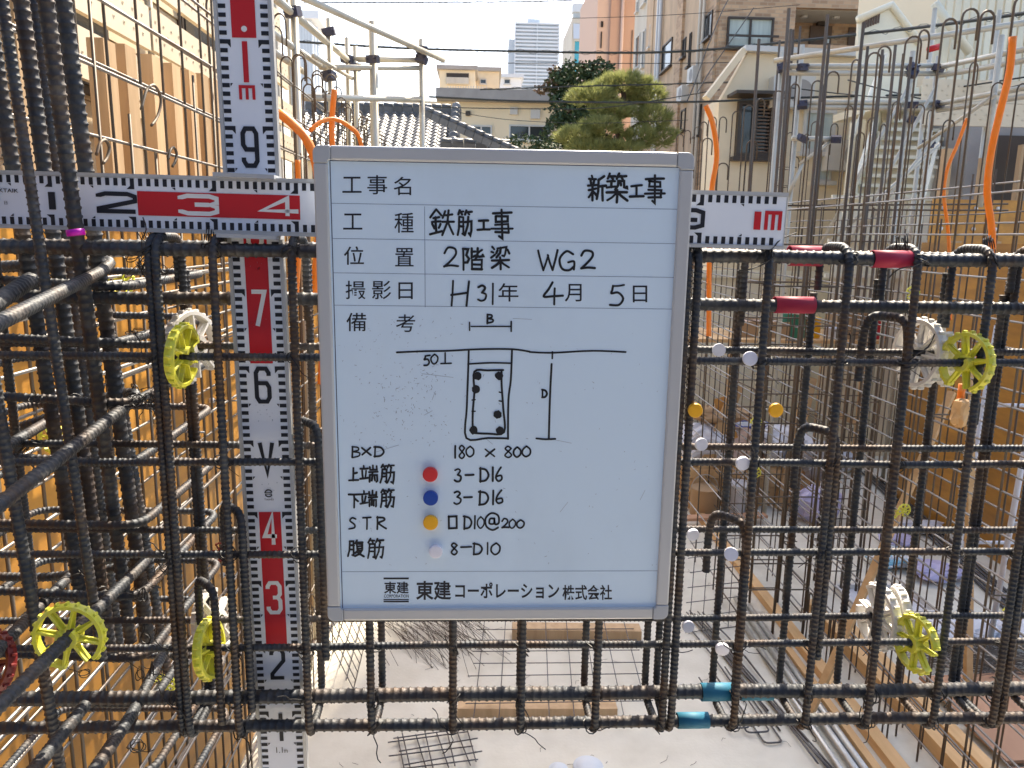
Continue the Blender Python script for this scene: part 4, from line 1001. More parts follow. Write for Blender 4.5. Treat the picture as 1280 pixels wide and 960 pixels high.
def hand(chars, wd=2.3, name='handwriting'):
    """chars: (glyph, x0, y0, x1, y1) in the pixels of the photograph"""
    for g, x0, y0, x1, y1 in chars:
        m_ = MB(); kan = g in K; st = K.get(g) or H.get(g) or W2
        for s_ in st:
            s_ = [Vector((x0 + (x1 - x0) * (a + rnd(-2.2, 2.2)) / 100, y0 + (y1 - y0) * (b + rnd(-2.2, 2.2)) / 100)) for a, b in s_]
            if len(s_) == 2:
                mid = (s_[0] + s_[1]) / 2 + Vector((rnd(-.3, .3), rnd(-.3, .3))); s_ = [s_[0], mid, s_[1]]
            if not kan: s_ = crom(s_, 5)
            lay[0] = (lay[0] + 1) % 11
            ribbon(m_, s_, wd * rnd(.88, 1.15) * (1.18 if kan else 1.08), fb, 5 + lay[0], True)
        m_.build(name, M['ink'], board)
random.seed(3)
hand([('新', 734, 219, 758, 252), ('築', 757, 217, 785, 253), ('工', 786, 229, 805, 249), ('事', 805, 218, 832, 255)], 2.6)
hand([('鉄', 537, 261, 568, 296), ('筋', 571, 262, 591, 296), ('工', 596, 273, 613, 290), ('事', 613, 261, 642, 299)], 2.4)
hand([('2', 554, 309, 573, 334), ('階', 576, 309, 605, 339), ('梁', 613, 307, 638, 337), ('W', 673, 313, 697, 338), ('G', 698, 314, 719, 338), ('2', 725, 313, 744, 336)], 2.5)
hand([('H', 562, 351, 589, 382), ('3', 597, 357, 609, 376), ('1', 613, 354, 619, 380), ('4', 679, 353, 703, 381), ('5', 760, 356, 782, 382)], 2.4)
hand([('B', 608, 393, 617, 404)], 2.2); hand([('5', 529, 444, 538, 457), ('0', 538, 443, 548, 455)], 2.1); hand([('D', 677, 487, 684, 497)], 2.2)
hand([('B', 439, 558, 451, 572), ('x', 452, 559, 464, 569), ('D', 467, 558, 480, 571)], 2.0)
hand([('1', 566, 557, 572, 572), ('8', 573, 557, 582, 573), ('0', 582, 558, 593, 571), ('x', 606, 561, 619, 571), ('8', 630, 558, 641, 572), ('0', 641, 559, 652, 571), ('0', 652, 558, 664, 571)], 2.0)
hand([('上', 435, 584, 449, 602), ('端', 450, 581, 473, 603), ('筋', 475, 580, 494, 605)], 2.1)
hand([('下', 435, 616, 451, 635), ('端', 450, 613, 472, 634), ('筋', 475, 611, 494, 635)], 2.1)
hand([('S', 436, 647, 446, 661), ('T', 453, 646, 464, 661), ('R', 470, 646, 483, 661)], 2.1)
hand([('腹', 435, 675, 455, 696), ('筋', 459, 673, 481, 699)], 2.1)
hand([('3', 568, 586, 577, 602), ('-', 582, 590, 592, 597), ('D', 599, 585, 611, 602), ('1', 613, 584, 619, 601), ('6', 619, 584, 629, 601)], 2.2)
hand([('3', 567, 614, 577, 630), ('-', 580, 618, 590, 625), ('D', 598, 614, 611, 631), ('1', 614, 613, 619, 630), ('6', 619, 613, 630, 629)], 2.2)
hand([('□', 560, 644, 572, 661), ('D', 579, 645, 590, 661), ('1', 590, 645, 597, 661), ('0', 596, 646, 606, 660), ('@', 606, 641, 624, 662), ('2', 627, 648, 636, 660), ('0', 636, 649, 645, 660), ('0', 645, 650, 656, 660)], 2.0)
hand([('8', 563, 679, 573, 693), ('-', 576, 680, 589, 687), ('D', 591, 679, 603, 693), ('1', 606, 678, 613, 693), ('0', 613, 679, 626, 693)], 2.0)
m_ = MB()
for k, (s_, wd) in enumerate((([(496, 440.5), (530, 439), (560, 438.5), (600, 436.5), (640, 436.5), (662, 439.5)], 2.4), ([(662, 440), (690, 441), (740, 438.5), (782, 440)], 2.3),
      ([(586, 438), (585, 470), (583.5, 510), (583, 547.5), (610, 547.5), (635, 548)], 2.5), ([(640, 438), (638.5, 475), (635.5, 500), (635, 548.5)], 2.5), ([(585, 455), (612, 453.5), (638, 454)], 2.2),
      ([(591, 542), (591, 515), (593, 490), (593, 464.5), (610, 463), (629, 462.5)], 2.6), ([(627, 463), (627, 480), (629, 510), (630, 540), (610, 542), (590, 541)], 2.6),
      ([(587, 403), (587, 413)], 1.8), ([(589, 408), (612, 408), (638, 408)], 1.7), ([(639, 402), (639, 414)], 2.2), ([(556.5, 441), (556.5, 454)], 2), ([(551, 454.5), (564, 454)], 2),
      ([(690.5, 440), (690.3, 448)], 2.2), ([(689.5, 455), (687.5, 495), (686, 548)], 2.6), ([(670.5, 548), (682, 549), (694, 548.5)], 2.4),
      ([(590, 500), (594, 499.5)], 1.6), ([(590, 514), (594, 514)], 1.6), ([(624, 490), (626, 490.5)], 1.8), ([(624, 501), (627, 501.5)], 1.8))):
    ribbon(m_, crom([Vector(a) for a in s_], 4), wd, fb, 5 + k % 11, True)
for k, (x, y) in enumerate(((597, 470), (624, 469.5), (595, 486.5), (622, 518), (592, 537.5), (625, 538))):
    m_.add([fb(x + (5.2 + rnd(-.6, .6)) * math.cos(a), y + (5.2 + rnd(-.6, .6)) * math.sin(a), 17) for a in [i * PI / 7 for i in range(14)]], [tuple(range(14))])
m_.build('sketch', M['ink'], board)
m_ = MB()      # specks and rubbed-out marks left on the enamel
for i in range(380):
    x, y = (rnd(425, 835), rnd(390, 710)) if i % 3 == 1 else ((rnd(440, 570), rnd(395, 560)) if i % 3 else (random.gauss(515, 22), random.gauss(500, 30)))
    a = rnd(0, 3.1); l_ = rnd(.4, 3.2); ribbon(m_, [(x, y), (x + l_ * math.cos(a), y + l_ * math.sin(a))], rnd(.25, .8), fb, 4)
for x, y, l_, a in ((527, 467, 40, .12), (690, 549, 25, .2), (606, 547, 13, .7), (530, 519, 12, -.5), (540, 500, 12, -1.2), (800, 625, 14, -1.1), (700, 640, 16, -.9), (470, 565, 30, -.3), (641, 398, 24, .05)):
    ribbon(m_, [(x, y), (x + l_ * math.cos(a), y + l_ * math.sin(a))], .5, fb, 4)
m_.build('smudge', M['smudge'], board)['kind'] = 'stuff'

# ------------------------------------------------------------------ magnets
mgm = {}
def magnet(px, py, Y, mt, label, tilt=(0, 0), rad=.0105):
    m = MB(); c = U(px, py, Y=Y)
    prof = [(rad * .97, 0), (rad * .99, .0004), (rad, .0010), (rad, .0050), (rad * .995, .0055), (rad * .97, .0060), (rad * .93, .00625), (rad * .90, .0063), (rad * .5, .0064), (rad * .1, .0064)]
    if mt not in mgm:
        m.lathe([(a, -b) for a, b in prof], 36, axis='Y'); mgm[mt] = m.mesh('magnet', M[mt], True)
    o = inst(mgm[mt], 'magnet', None, c, (tilt[0], 0, tilt[1])); o.scale = (rad / .0105,) * 3
    return tag(o, label, 'magnet')
magnet(538, 592, YB - .0002, 'mred', 'round red magnet on the whiteboard', rad=.0100)
magnet(538.5, 621.5, YB - .0002, 'mblue', 'round blue magnet on the whiteboard', rad=.0100)
magnet(538.5, 652, YB - .0002, 'myel', 'round yellow magnet on the whiteboard', rad=.0100)
magnet(545, 688, YB - .0002, 'mwhite', 'round white magnet on the whiteboard', rad=.0096)
fy, ry = YW - .0055, YRW - .0055
rown = ('top', 'second', 'third', 'lowest')
for i, (a, b) in enumerate((((898, 437.5), (937, 448)), ((875.5, 555), (927.5, 578)), ((865, 667), (913.5, 692)), ((859.5, 782), (902.5, 809.5)))):
    magnet(*a, ry, 'mwhite', f'white magnet on the back bar of the {rown[i]} pair of thin bars beside the whiteboard', (rnd(-.2, .2), rnd(-.2, .2)), .0100)
    magnet(*b, fy, 'mwhite', f'white magnet on the front bar of the {rown[i]} pair of thin bars beside the whiteboard', (rnd(-.2, .2), rnd(-.2, .2)), .0103)
magnet(868.5, 512, YS - .006, 'myel', 'orange yellow magnet with a chipped face on the stirrup nearest the whiteboard', (.1, -.1), .0098)
magnet(968.5, 512, YS - .006, 'myel', 'plain orange yellow magnet on the second stirrup from the whiteboard', (.05, .1), .0098)

# ------------------------------------------------------------------ coloured marker sleeves on the bars
def sleeve(px, py, half, Y, Z, r, mt, label):
    c = U(px, py, Y=Y); m = MB(); n = 18; vs = []; t_ = .0014; c = Vector((c.x, Y, Z))
    prof = [(-half, r), (-half, r + t_), (half, r + t_), (half, r)]
    for k, (x, q) in enumerate(prof):
        for i in range(n):
            a = R(-100) + (R(290)) * i / (n - 1); vs.append((c.x + x, c.y - q * math.cos(a), c.z + q * math.sin(a)))
    fs = [(k * n + i, k * n + i + 1, ((k + 1) % 4) * n + i + 1, ((k + 1) % 4) * n + i) for k in range(4) for i in range(n - 1)]
    fs += [(0, n, 2 * n, 3 * n), (4 * n - 1, 3 * n - 1, 2 * n - 1, n - 1)]
    m.add(vs, fs); o = m.base('marker_sleeve', M[mt], True); return tag(o, label, 'marker')
sleeve(1113.5, 329, .0255, YF, ZT, .0098, 'sred', 'crimson sleeve clipped on the front top bar')
sleeve(1006, 326, .0225, YR, ZT + .001, .0125, 'sred', 'crimson sleeve on the back top bar, half hidden behind the front bar')
sleeve(992.5, 381, .027, YT2, ZT2, .0101, 'sred', 'crimson sleeve on the second thick bar from the top')
sleeve(897.5, 866, .0245, YF + .001, ZB2, .0112, 'sblue', 'cyan sleeve on the thickest lower bar')
sleeve(944, 877, .025, YR, ZB - .004, .0100, 'sblue', 'cyan sleeve on the back lower bar, peeping out under the thick bar')
sleeve(866, 899, .0225, YF, ZB, .0098, 'sblue', 'cyan sleeve on the lowest front bar')

# ------------------------------------------------------------------ spacer wheels
def wheel_meshes(mt, gap=True):
    out = {}
    m = MB(); n = 40; Ro, Ri, hw = .0392, .0350, .0058; g0, g1 = (R(232), R(275)) if gap else (9, 9)
    ang = [2 * PI * i / n for i in range(n + 1)]; ang = [a for a in ang if not (g0 < a < g1)]
    segs = [[]]
    for a in ang:
        if segs[-1] and a - segs[-1][-1] > .2: segs.append([])
        segs[-1].append(a)
    for sg in segs:
        vs = []
        for a in sg:
            for x, r_ in ((-hw, Ri), (hw, Ri), (hw, Ro), (0, Ro + .0012), (-hw, Ro)): vs.append((x, r_ * math.cos(a), r_ * math.sin(a)))
        k = len(sg); fs = [(i * 5 + j, i * 5 + (j + 1) % 5, (i + 1) * 5 + (j + 1) % 5, (i + 1) * 5 + j) for i in range(k - 1) for j in range(5)]
        fs += [(4, 3, 2, 1, 0), tuple((k - 1) * 5 + j for j in range(5))]; m.add(vs, fs)
    for i in range(22):
        a = 2 * PI * (i + .5) / 22
        if g0 - .05 < a < g1 + .05: continue
        c = Vector((0, (Ro + .0028) * math.cos(a), (Ro + .0028) * math.sin(a))); d = c.normalized()
        m.lathe([(.0019, -.0034), (.0022, 0), (.0019, .0034)], 6, c - d * .0012, 'X')
    out['rim'] = m.mesh('rim', M[mt])
    m = MB(); n = 20; vs = []; an = [R(-55) + R(290) * i / (n - 1) + PI for i in range(n)]
    for a in an:
        for x, r_ in ((-.0105, .0062), (.0105, .0062), (.0105, .0122), (-.0105, .0122)): vs.append((x, r_ * math.cos(a), r_ * math.sin(a)))
    m.add(vs, [(i * 4 + j, i * 4 + (j + 1) % 4, (i + 1) * 4 + (j + 1) % 4, (i + 1) * 4 + j) for i in range(n - 1) for j in range(4)] + [(3, 2, 1, 0), tuple((n - 1) * 4 + j for j in range(4))])
    out['hub'] = m.mesh('hub', M[mt])
    m = MB()
    m.add([(-.0062, .0115, -.0009), (.0062, .0115, -.0009), (.0062, .0115, .0009), (-.0062, .0115, .0009), (-.0056, .0352, -.0013), (.0056, .0352, -.0013), (.0056, .0352, .0013), (-.0056, .0352, .0013)],
          [(0, 3, 2, 1), (4, 5, 6, 7), (0, 1, 5, 4), (1, 2, 6, 5), (2, 3, 7, 6), (3, 0, 4, 7)])
    m.add([(-.0008, .0110, -.0045), (.0008, .0110, -.0045), (.0008, .0110, .0045), (-.0008, .0110, .0045), (-.0008, .0350, -.0024), (.0008, .0350, -.0024), (.0008, .0350, .0024), (-.0008, .0350, .0024)],
          [(0, 3, 2, 1), (4, 5, 6, 7), (0, 1, 5, 4), (1, 2, 6, 5), (2, 3, 7, 6), (3, 0, 4, 7)])
    out['spoke'] = m.mesh('spoke', M[mt])
    return out
WM = {k: wheel_meshes(k) for k in ('wyel', 'wwhite', 'wred')}
def wheel(loc, rot, mt, label, sc=1.0):
    """axis of the wheel is its own X"""
    e = thing('spacer_wheel', label, 'spacer', loc); e.rotation_euler = rot; e.scale = (sc,) * 3
    for nm in ('rim', 'hub'):
        o = bpy.data.objects.new(nm, WM[mt][nm]); link(o, e)
    for i in range(8):
        a = 2 * PI * i / 8 + .22
        o = bpy.data.objects.new('spoke', WM[mt]['spoke']); link(o, e); o.rotation_euler = (a, 0, 0)
    return e
def onbar(px, py, Y, z): p = U(px, py, Y=Y); return Vector((p.x, Y, z))
wheel(onbar(228, 440, YW, WZ[0]), (R(100), R(4), R(-4)), 'wyel', 'yellow spacer wheel on the top thin bar beside the upright staff')
wheel(onbar(241, 430, YRW, WZ[0]), (R(30), R(-6), R(-18)), 'wwhite', 'white spacer wheel behind the yellow one beside the upright staff', 1.22)
wheel(onbar(262, 815, YW, WZ[3]), (R(60), R(-6), R(-4)), 'wyel', 'yellow spacer wheel on the lowest thin bar beside the upright staff')
wheel(onbar(269, 785, YRW, WZ[3]), (R(150), R(-12), R(-14)), 'wwhite', 'white spacer wheel behind the lowest yellow one beside the upright staff', 1.16)
wheel(onbar(1208, 448, YW, WZ[0]), (R(20), R(3), R(15)), 'wyel', 'yellow spacer wheel on the top thin bar beyond the crimson sleeves')
wheel(onbar(1149, 437, YRW, WZ[0]), (R(80), R(4), R(9)), 'wwhite', 'big white spacer wheel below the crimson sleeve on the back bar', 1.22)
wheel(onbar(1178, 437, YRW, WZ[0]), (R(210), R(-8), R(-14)), 'wwhite', 'white spacer wheel seen edge on between a big white one and a yellow one', 1.12)
wheel(onbar(1145, 806, YW, WZ[3]), (R(300), R(4), R(10)), 'wyel', 'yellow spacer wheel low down above the plywood sheets')
wheel(onbar(1097, 778, YRW, WZ[3]), (R(130), R(3), R(6)), 'wwhite', 'white spacer wheel low down over the white tray', 1.2)
wheel(onbar(1124, 785, YRW, WZ[3]), (R(20), R(-6), R(-12)), 'wwhite', 'white spacer wheel seen edge on behind the low yellow one', 1.12)
a3, b3 = B3[0], B3[1]; d3 = (b3 - a3)
best = min((abs((lambda c: 640 + FPX * c.x / -c.z)(CM.transposed() @ (a3 + d3 * t - Vector((0, 0, CAMZ)))) - 87), t) for t in [i / 400 for i in range(401)])[1]
wheel(a3 + d3 * best, d3.to_track_quat('X', 'Z').to_euler(), 'wyel', 'large yellow spacer wheel facing the viewer on a sloping anchor bar')
wheel(U(-14, 832, Y=.86), (.2, R(25), R(64)), 'wred', 'dark red spacer wheel cut off at the edge of the picture')
# ================================================================== BACKGROUND THINGS AND SMALL DETAIL
random.seed(77)
def pipe(name, par, pts, r=.0243, mt='pipe', n=8): return MB().tube(pts, r, n).build(name, M[mt], par, True)
def clampm():
    m = MB(); m.box(-.045, .045, -.035, .035, -.03, .03); m.tube([(-.03, -.06, 0), (-.03, .05, 0)], .008, 6); m.tube([(.03, -.06, .01), (.03, .05, .01)], .008, 6); return m.mesh('clamp', M['clamp'])
CLM = clampm()
# ------------------------------------------------------------------ scaffold with guard rails on the near house side
s1 = thing('pipe_scaffold', 'steel pipe scaffold with a long sloping rail against the sky', 'scaffold', (-1.6, 7, 0))
def pp(par, x0, y0, Y0_, x1, y1, Y1_, r=.0243, mt='pipe', name='pipe'): return pipe(name, par, [U(x0, y0, Y=Y0_), U(x1, y1, Y=Y1_)], r, mt)
pp(s1, 372, -6, 5.4, 554, 75, 7.2); pp(s1, 330, -14, 4.6, 436, 76, 7.0); pp(s1, 338, 40, 4.6, 420, 95, 7.0, .021); pp(s1, 338, 62, 4.6, 380, 90, 6.0, .021)
for (x, y0, Y_, r) in ((367, -10, 5.2, .024), (411, 23, 6.2, .021), (434, 47, 7.0, .021), (444, 58, 7.0, .021), (466, 27, 6.6, .034), (527, 49, 7.0, .0243)):
    a = U(x, y0, Y=Y_); pipe('upright', s1, [a, (a.x, a.y, 0)], r); 
pp(s1, 435, 74, 7.0, 526, 75, 7.0); pp(s1, 400, 84, 6.2, 524, 85, 7.0, .021); pp(s1, 380, 122, 5.8, 526, 124, 7.0); pp(s1, 392, 70, 5.6, 440, 98, 7.0, .016)
for x, y, Y_ in ((366, 15, 5.2), (411, 40, 6.2), (434, 74, 7), (444, 84, 7), (527, 74, 7), (527, 62, 7), (411, 95, 6.2), (466, 74, 6.6)):
    inst(CLM, 'clamp', s1, U(x, y, Y=Y_ - .03), (rnd(-.3, .3), rnd(-.3, .3), rnd(-.5, .5)))
# ------------------------------------------------------------------ scaffold and braces on the stair side
s2 = thing('pipe_scaffold', 'steel pipe scaffold with paired rails and diagonal braces before the steel stair', 'scaffold', (4.2, 7.4, 0))
Yr = 7.6
for a in ((978, 83, Yr, 1170, 82, Yr), (978, 91, Yr, 1172, 92, Yr), (1000, 128, Yr, 1168, 128, Yr), (1000, 134, Yr, 1168, 135, Yr), (968, 76, Yr, 1290, 27, 6.2), (1172, 84, Yr, 1290, 60, 6.3), (1172, 95, Yr, 1290, 74, 6.3), (1172, 130, Yr, 1290, 108, 6.3), (1172, 138, Yr, 1290, 119, 6.3), (990, 173, Yr, 1045, 174, Yr)):
    pp(s2, *a)
for x, y0 in ((978, 65), (1003, 56), (1141, 64), (1173, 70)): a = U(x, y0, Y=Yr + .04); pipe('upright', s2, [a, (a.x, a.y, 0)])
a = U(1252, 44, Y=6.5); pipe('upright', s2, [a, (a.x, a.y, 3.2)])
for a in ((1012, 330, Yr - .1, 1140, 100, Yr - .1), (1048, 330, Yr - .2, 1170, 108, Yr - .2), (1040, 300, Yr, 1175, 180, Yr), (1000, 205, Yr, 1045, 172, Yr), (985, 245, Yr, 1003, 205, Yr), (1148, 185, 7.2, 1245, 118, 6.4), (1080, 285, Yr - .3, 1172, 168, Yr - .3)):
    pp(s2, *a, .0175, name='brace')
for x, y in ((978, 84), (1003, 84), (1141, 85), (1173, 85), (1003, 131), (1141, 131), (1173, 131), (1141, 92), (1003, 173), (1045, 174), (1160, 180), (1141, 150)):
    inst(CLM, 'clamp', s2, U(x, y, Y=Yr - .03), (rnd(-.4, .4), rnd(-.4, .4), rnd(-.5, .5)))
for y in (257, 262): pp(s2, 985, y, 6.9, 1260, y - 2 + (3 if y > 258 else 0), 6.9, .008, 'rusty', 'thin_rail')
a, b = U(1160, 62, Y=6.8), U(1175, 58, Y=6.8); MB().tube([a, b], .026, 8).build('red_band', M['pred'], s2, True)
# ------------------------------------------------------------------ steel stair with balustrades
stt = thing('steel_stair', 'cream painted steel stair with open treads and solid balustrade panels', 'stair', (6.3, 11, 0))
p0, p1 = U(1052, 268, Y=10.3), U(1112, 150, Y=11.6); n = 11
for k in range(n):
    p = p0.lerp(p1, k / (n - 1)); MB().box(p.x, p.x + .95, p.y - .13, p.y + .13, p.z - .045, p.z).build('tread', M['slat'], stt)
    MB().box(p.x, p.x + .95, p.y + .10, p.y + .12, p.z, p.z + .10).build('riser', M['siding'], stt)
for dx in (-.05, .95): MB().beam(p0 + Vector((dx, -.2, -.15)), p1 + Vector((dx, .2, .10)), .05, .30).build('stringer', M['slat'], stt)
for dx, dz in ((-.05, .95),): pipe('handrail', stt, [p0 + Vector((dx, -.2, dz)), p1 + Vector((dx, .2, dz))], .03, 'slat')
Yp = 12.3
poly = [U(x, y, Y=Yp) for x, y in ((1073, 28), (1113, 9), (1146, 52), (1148, 92), (1140, 138), (1071, 138))]
MB().prism(poly, (0, .06, 0)).build('balustrade_panel', M['slat'], stt)
pipe('top_rail', stt, [U(1072, 25, Y=Yp - .02), U(1114, 6, Y=Yp - .02), U(1150, 54, Y=Yp - .02)], .06, 'slat')
for k in range(7):
    x = 1080 + k * 3.2; q = U(x, 23 - (x - 1078) * .40, Y=Yp - .012); MB().box(q.x - .014, q.x + .014, Yp - .015, Yp - .003, q.z - .16, q.z).build('slot', M['brown'], stt)
a, b = U(1060, 138, Y=Yp), U(1175, 150, Y=Yp); MB().box(a.x, b.x, Yp - .9, Yp + .5, b.z, a.z).build('landing', M['slat'], stt)
for x in (1113, 1072, 1160):
    q = U(x, 160, Y=11.9); MB().box(q.x - .08, q.x + .08, 11.82, 11.98, 0, U(x, 150, Y=11.9).z).build('post', M['slat'], stt)
# louvred wall beside the stair
lw = thing('slatted_screen', 'tall cream slatted steel screen above the stair landing', 'screen', (8.2, 12.9, 0))
a, b = U(1100, 0, Y=12.9), U(1300, 0, Y=12.9); k = 0; x = a.x
zlo = U(1100, 140, Y=12.9).z
while x < b.x:
    top = 5.2 if x < U(1168, 0, Y=12.9).x else 8.2
    MB().box(x, x + .10, 12.86, 12.90, zlo - 1.2, top + (x - a.x) * .25).build('slat', M['slat'], lw); x += .135
MB().box(a.x, b.x, 12.91, 12.97, zlo - .1, zlo).build('rail', M['slat'], lw); MB().box(a.x, b.x, 12.91, 12.97, 5.0, 5.1).build('rail', M['slat'], lw)
MB().box(U(1172, 0, Y=13.6).x, b.x + 2, 13.6, 16.5, 0, 9.0).build('backing_wall', M['cream'], lw)
pipe('diagonal_rail', lw, [U(1168, 4, Y=12.6), U(1212, 66, Y=12.6)], .07, 'slat')
# low slatted fence
lf = thing('slatted_fence', 'low white slatted fence under the stair', 'fence', (5.7, 10, 0))
a, b = U(1048, 244, Y=10.0), U(1165, 244, Y=10.0); x = a.x
while x < b.x: MB().box(x, x + .075, 10.0, 10.03, .0, a.z - .05).build('slat', M['slat'], lf); x += .105
for dz in (0, -.55, -1.0): MB().box(a.x - .1, b.x + .1, 9.94, 9.985, a.z - .05 + dz, a.z + dz).build('rail', M['slat'], lf)
# plank fascia over the far formwork with dark opening behind
pf = thing('plank_screen', 'perforated cream steel planks over the far amber formwork', 'scaffold', (6.4, 8.45, 3.4))
for i, y in enumerate((142, 112)):
    for k in range(3):
        q = U(1152, y, Y=8.7); inst(pm, 'plank', pf, (q.x + .02 + k * 1.86, 8.7 + .03 * i, q.z - .12), (0, 0, R(-90)))
for x in (1160, 1240): q = U(x, 100, Y=8.76); pipe('post', pf, [(q.x, 8.78, 0), (q.x, 8.78, 5.4)])
db = thing('back_building', 'dark grey block wall behind the far formwork timbers', 'building', (8, 11, 0))
q = U(1215, 150, Y=10.6); MB().box(q.x, 14, 10.6, 12.0, 0, q.z + .15).build('wall', M['roofslab'], db)
for i in range(5): MB().box(q.x + .3 + i * .8, q.x + .8 + i * .8, 10.52, 10.6, q.z - 1.2, q.z - .2).build('shutter', M['framed'], db)

# ------------------------------------------------------------------ orange conduits
def conduit(label, pts, r, end=None):
    P = crom([U(x, y, Y=Y_) for x, y, Y_ in pts], 6); q = resample(P, .02)
    m = MB().tube(q, r, 10, rads=[r * (1.0 if i % 2 else 1.03) for i in range(len(q))]); o = m.base('orange_conduit', M['orange'], True); return tag(o, label, 'conduit')
conduit('thick orange conduit rising high among the hooked bars beside the yellow spacer wheel', [(1266, 46, 2.75), (1262, 90, 2.75), (1250, 140, 2.76), (1239, 190, 2.78), (1234, 240, 2.8), (1240, 290, 2.8), (1239, 345, 2.8), (1231, 410, 2.8), (1224, 450, 2.8)], .0122)
conduit('thin orange conduit standing in front of the far amber formwork', [(1209, 148, 5.2), (1197, 180, 5.2), (1184, 212, 5.2), (1180, 245, 5.2), (1186, 300, 5.2), (1188, 400, 5.2)], .0115)
conduit('curved orange conduit standing alone above the level staff end', [(882, 132, 4.2), (891, 155, 4.2), (896, 195, 4.2), (890, 235, 4.2), (887, 290, 4.2), (886, 420, 4.2)], .0135)
conduit('straight orange conduit standing among hooked bars by the tiled roof', [(418, 112, 4.6), (415, 150, 4.6), (415, 200, 4.6), (410, 300, 4.6), (400, 480, 4.6)], .0150)
conduit('fat orange conduit sloping down behind the corner of the whiteboard', [(350, 142, 3.0), (368, 157, 2.95), (384, 176, 2.9), (397, 215, 2.9), (400, 280, 2.9), (392, 380, 2.9)], .0165)
conduit('arched orange conduit between the wall bars and the whiteboard corner', [(388, 163, 4.3), (402, 152, 4.35), (418, 149, 4.4), (435, 157, 4.45), (450, 175, 4.5), (458, 230, 4.5)], .0115)
conduit('low orange conduit hanging inside the bright wall bars beside the upright staff', [(372, 200, 4.2), (374, 300, 4.2), (368, 420, 4.1), (372, 520, 4.1)], .013)
cb = thing('conduit_box', 'orange conduit stub ending in a foam plugged black outlet box', 'outlet box', U(1205, 515, Y=2.65))
pipe('stub', cb, [U(1203, 480, Y=2.66), U(1200, 502, Y=2.66)], .0125, 'orange')
q = U(1211, 516, Y=2.66); bevel(MB().box(q.x - .026, q.x + .03, 2.64, 2.70, q.z - .042, q.z + .040).build('box', M['black'], cb), .004)
q = U(1200, 516, Y=2.63); m = MB(); vs = []
m.lathe([(.004, -.05), (.022, -.042), (.03, -.02), (.027, .0), (.031, .02), (.024, .04), (.012, .046), (.002, .048)], 12, (q.x, q.y, q.z))
random.seed(8); m.v = [(x + rnd(-.008, .008), y + rnd(-.008, .008), z + rnd(-.007, .007)) for x, y, z in m.v]; m.build('foam_plug', M['woodl'], cb)

# ------------------------------------------------------------------ overhead cables
def cable(label, pts, r=.012, coil=False):
    P = crom([U(x, y, Y=Y_) for x, y, Y_ in pts], 8); m = MB().tube(P, r, 6)
    if coil:
        L = resample(P, .09); hx = []
        for i, p in enumerate(L):
            a = i * 1.1; hx.append(p + Vector((0, math.cos(a) * r * 1.9, math.sin(a) * r * 1.9)))
        m.tube(hx, .004, 4)
    return tag(m.base('overhead_cable', M['cable']), label, 'cable')
cable('thick wrapped cable crossing the whole sky in front of the tower', [(340, 50, 16), (500, 60, 16), (640, 64, 16), (760, 66, 16), (835, 65, 15.5), (900, 61, 15), (1036, 47, 13), (1160, 33, 11), (1300, 14, 9)], .022, True)
cable('thin cable just under the thick wrapped one', [(340, 72, 17), (540, 78, 17), (700, 79, 17), (860, 79, 17), (1000, 76, 16)], .008)
cable('thin cable along the very top of the sky', [(380, 3, 18), (520, 3, 18), (660, 2, 18), (720, 0, 18)], .012, True)
cable('hair thin cable across the upper sky', [(420, 20, 18), (560, 22, 18), (700, 23, 18), (850, 18, 18), (1000, 6, 18)], .006)
cable('dark cable crossing the flat roofed house under its eave', [(536, 121, 14), (640, 126, 14), (760, 128, 14), (880, 127, 13.4), (1000, 122, 12.8), (1180, 118, 12)], .018)
cable('cable across the pine crown', [(600, 112, 15), (720, 108, 15), (840, 105, 15), (960, 101, 14)], .012, True)
cable('lower cable across the pine trunk', [(540, 134, 15), (660, 136, 15), (760, 134, 15), (900, 112, 14)], .009)
cable('faint cable sagging over the cream house windows', [(570, 140, 16), (640, 150, 16), (740, 154, 16), (860, 150, 15)], .006)
cable('cable running down from the apartment block to the gable house', [(910, 0, 17), (900, 20, 16.4), (884, 60, 15.4), (868, 105, 14.4), (858, 128, 14)], .012)
cable('second cable running down beside the gable house', [(942, 10, 16), (918, 45, 15.4), (890, 85, 14.8), (870, 118, 14)], .010)
cable('pair of thin cables over the cream stair wall', [(990, 110, 12), (1050, 117, 11.5), (1120, 122, 10), (1180, 112, 9), (1290, 95, 8)], .009)
cable('slack cable looping under the black cable joint', [(1060, 100, 11), (1120, 116, 10), (1180, 127, 9), (1240, 115, 8.4), (1300, 100, 8)], .009)
a, b = U(1180, 116, Y=8.8), U(1222, 107, Y=8.8); d = (b - a)
m = MB(); m.tube([a - d * .06, a, a + d * .5, b, b + d * .12, b + d * .2], .1, 10, rads=[.03, .062, .066, .062, .03, .012])
tag(m.base('cable_joint', M['black'], True), 'black cable joint closure hanging on the cables before the slatted screen', 'cable joint')

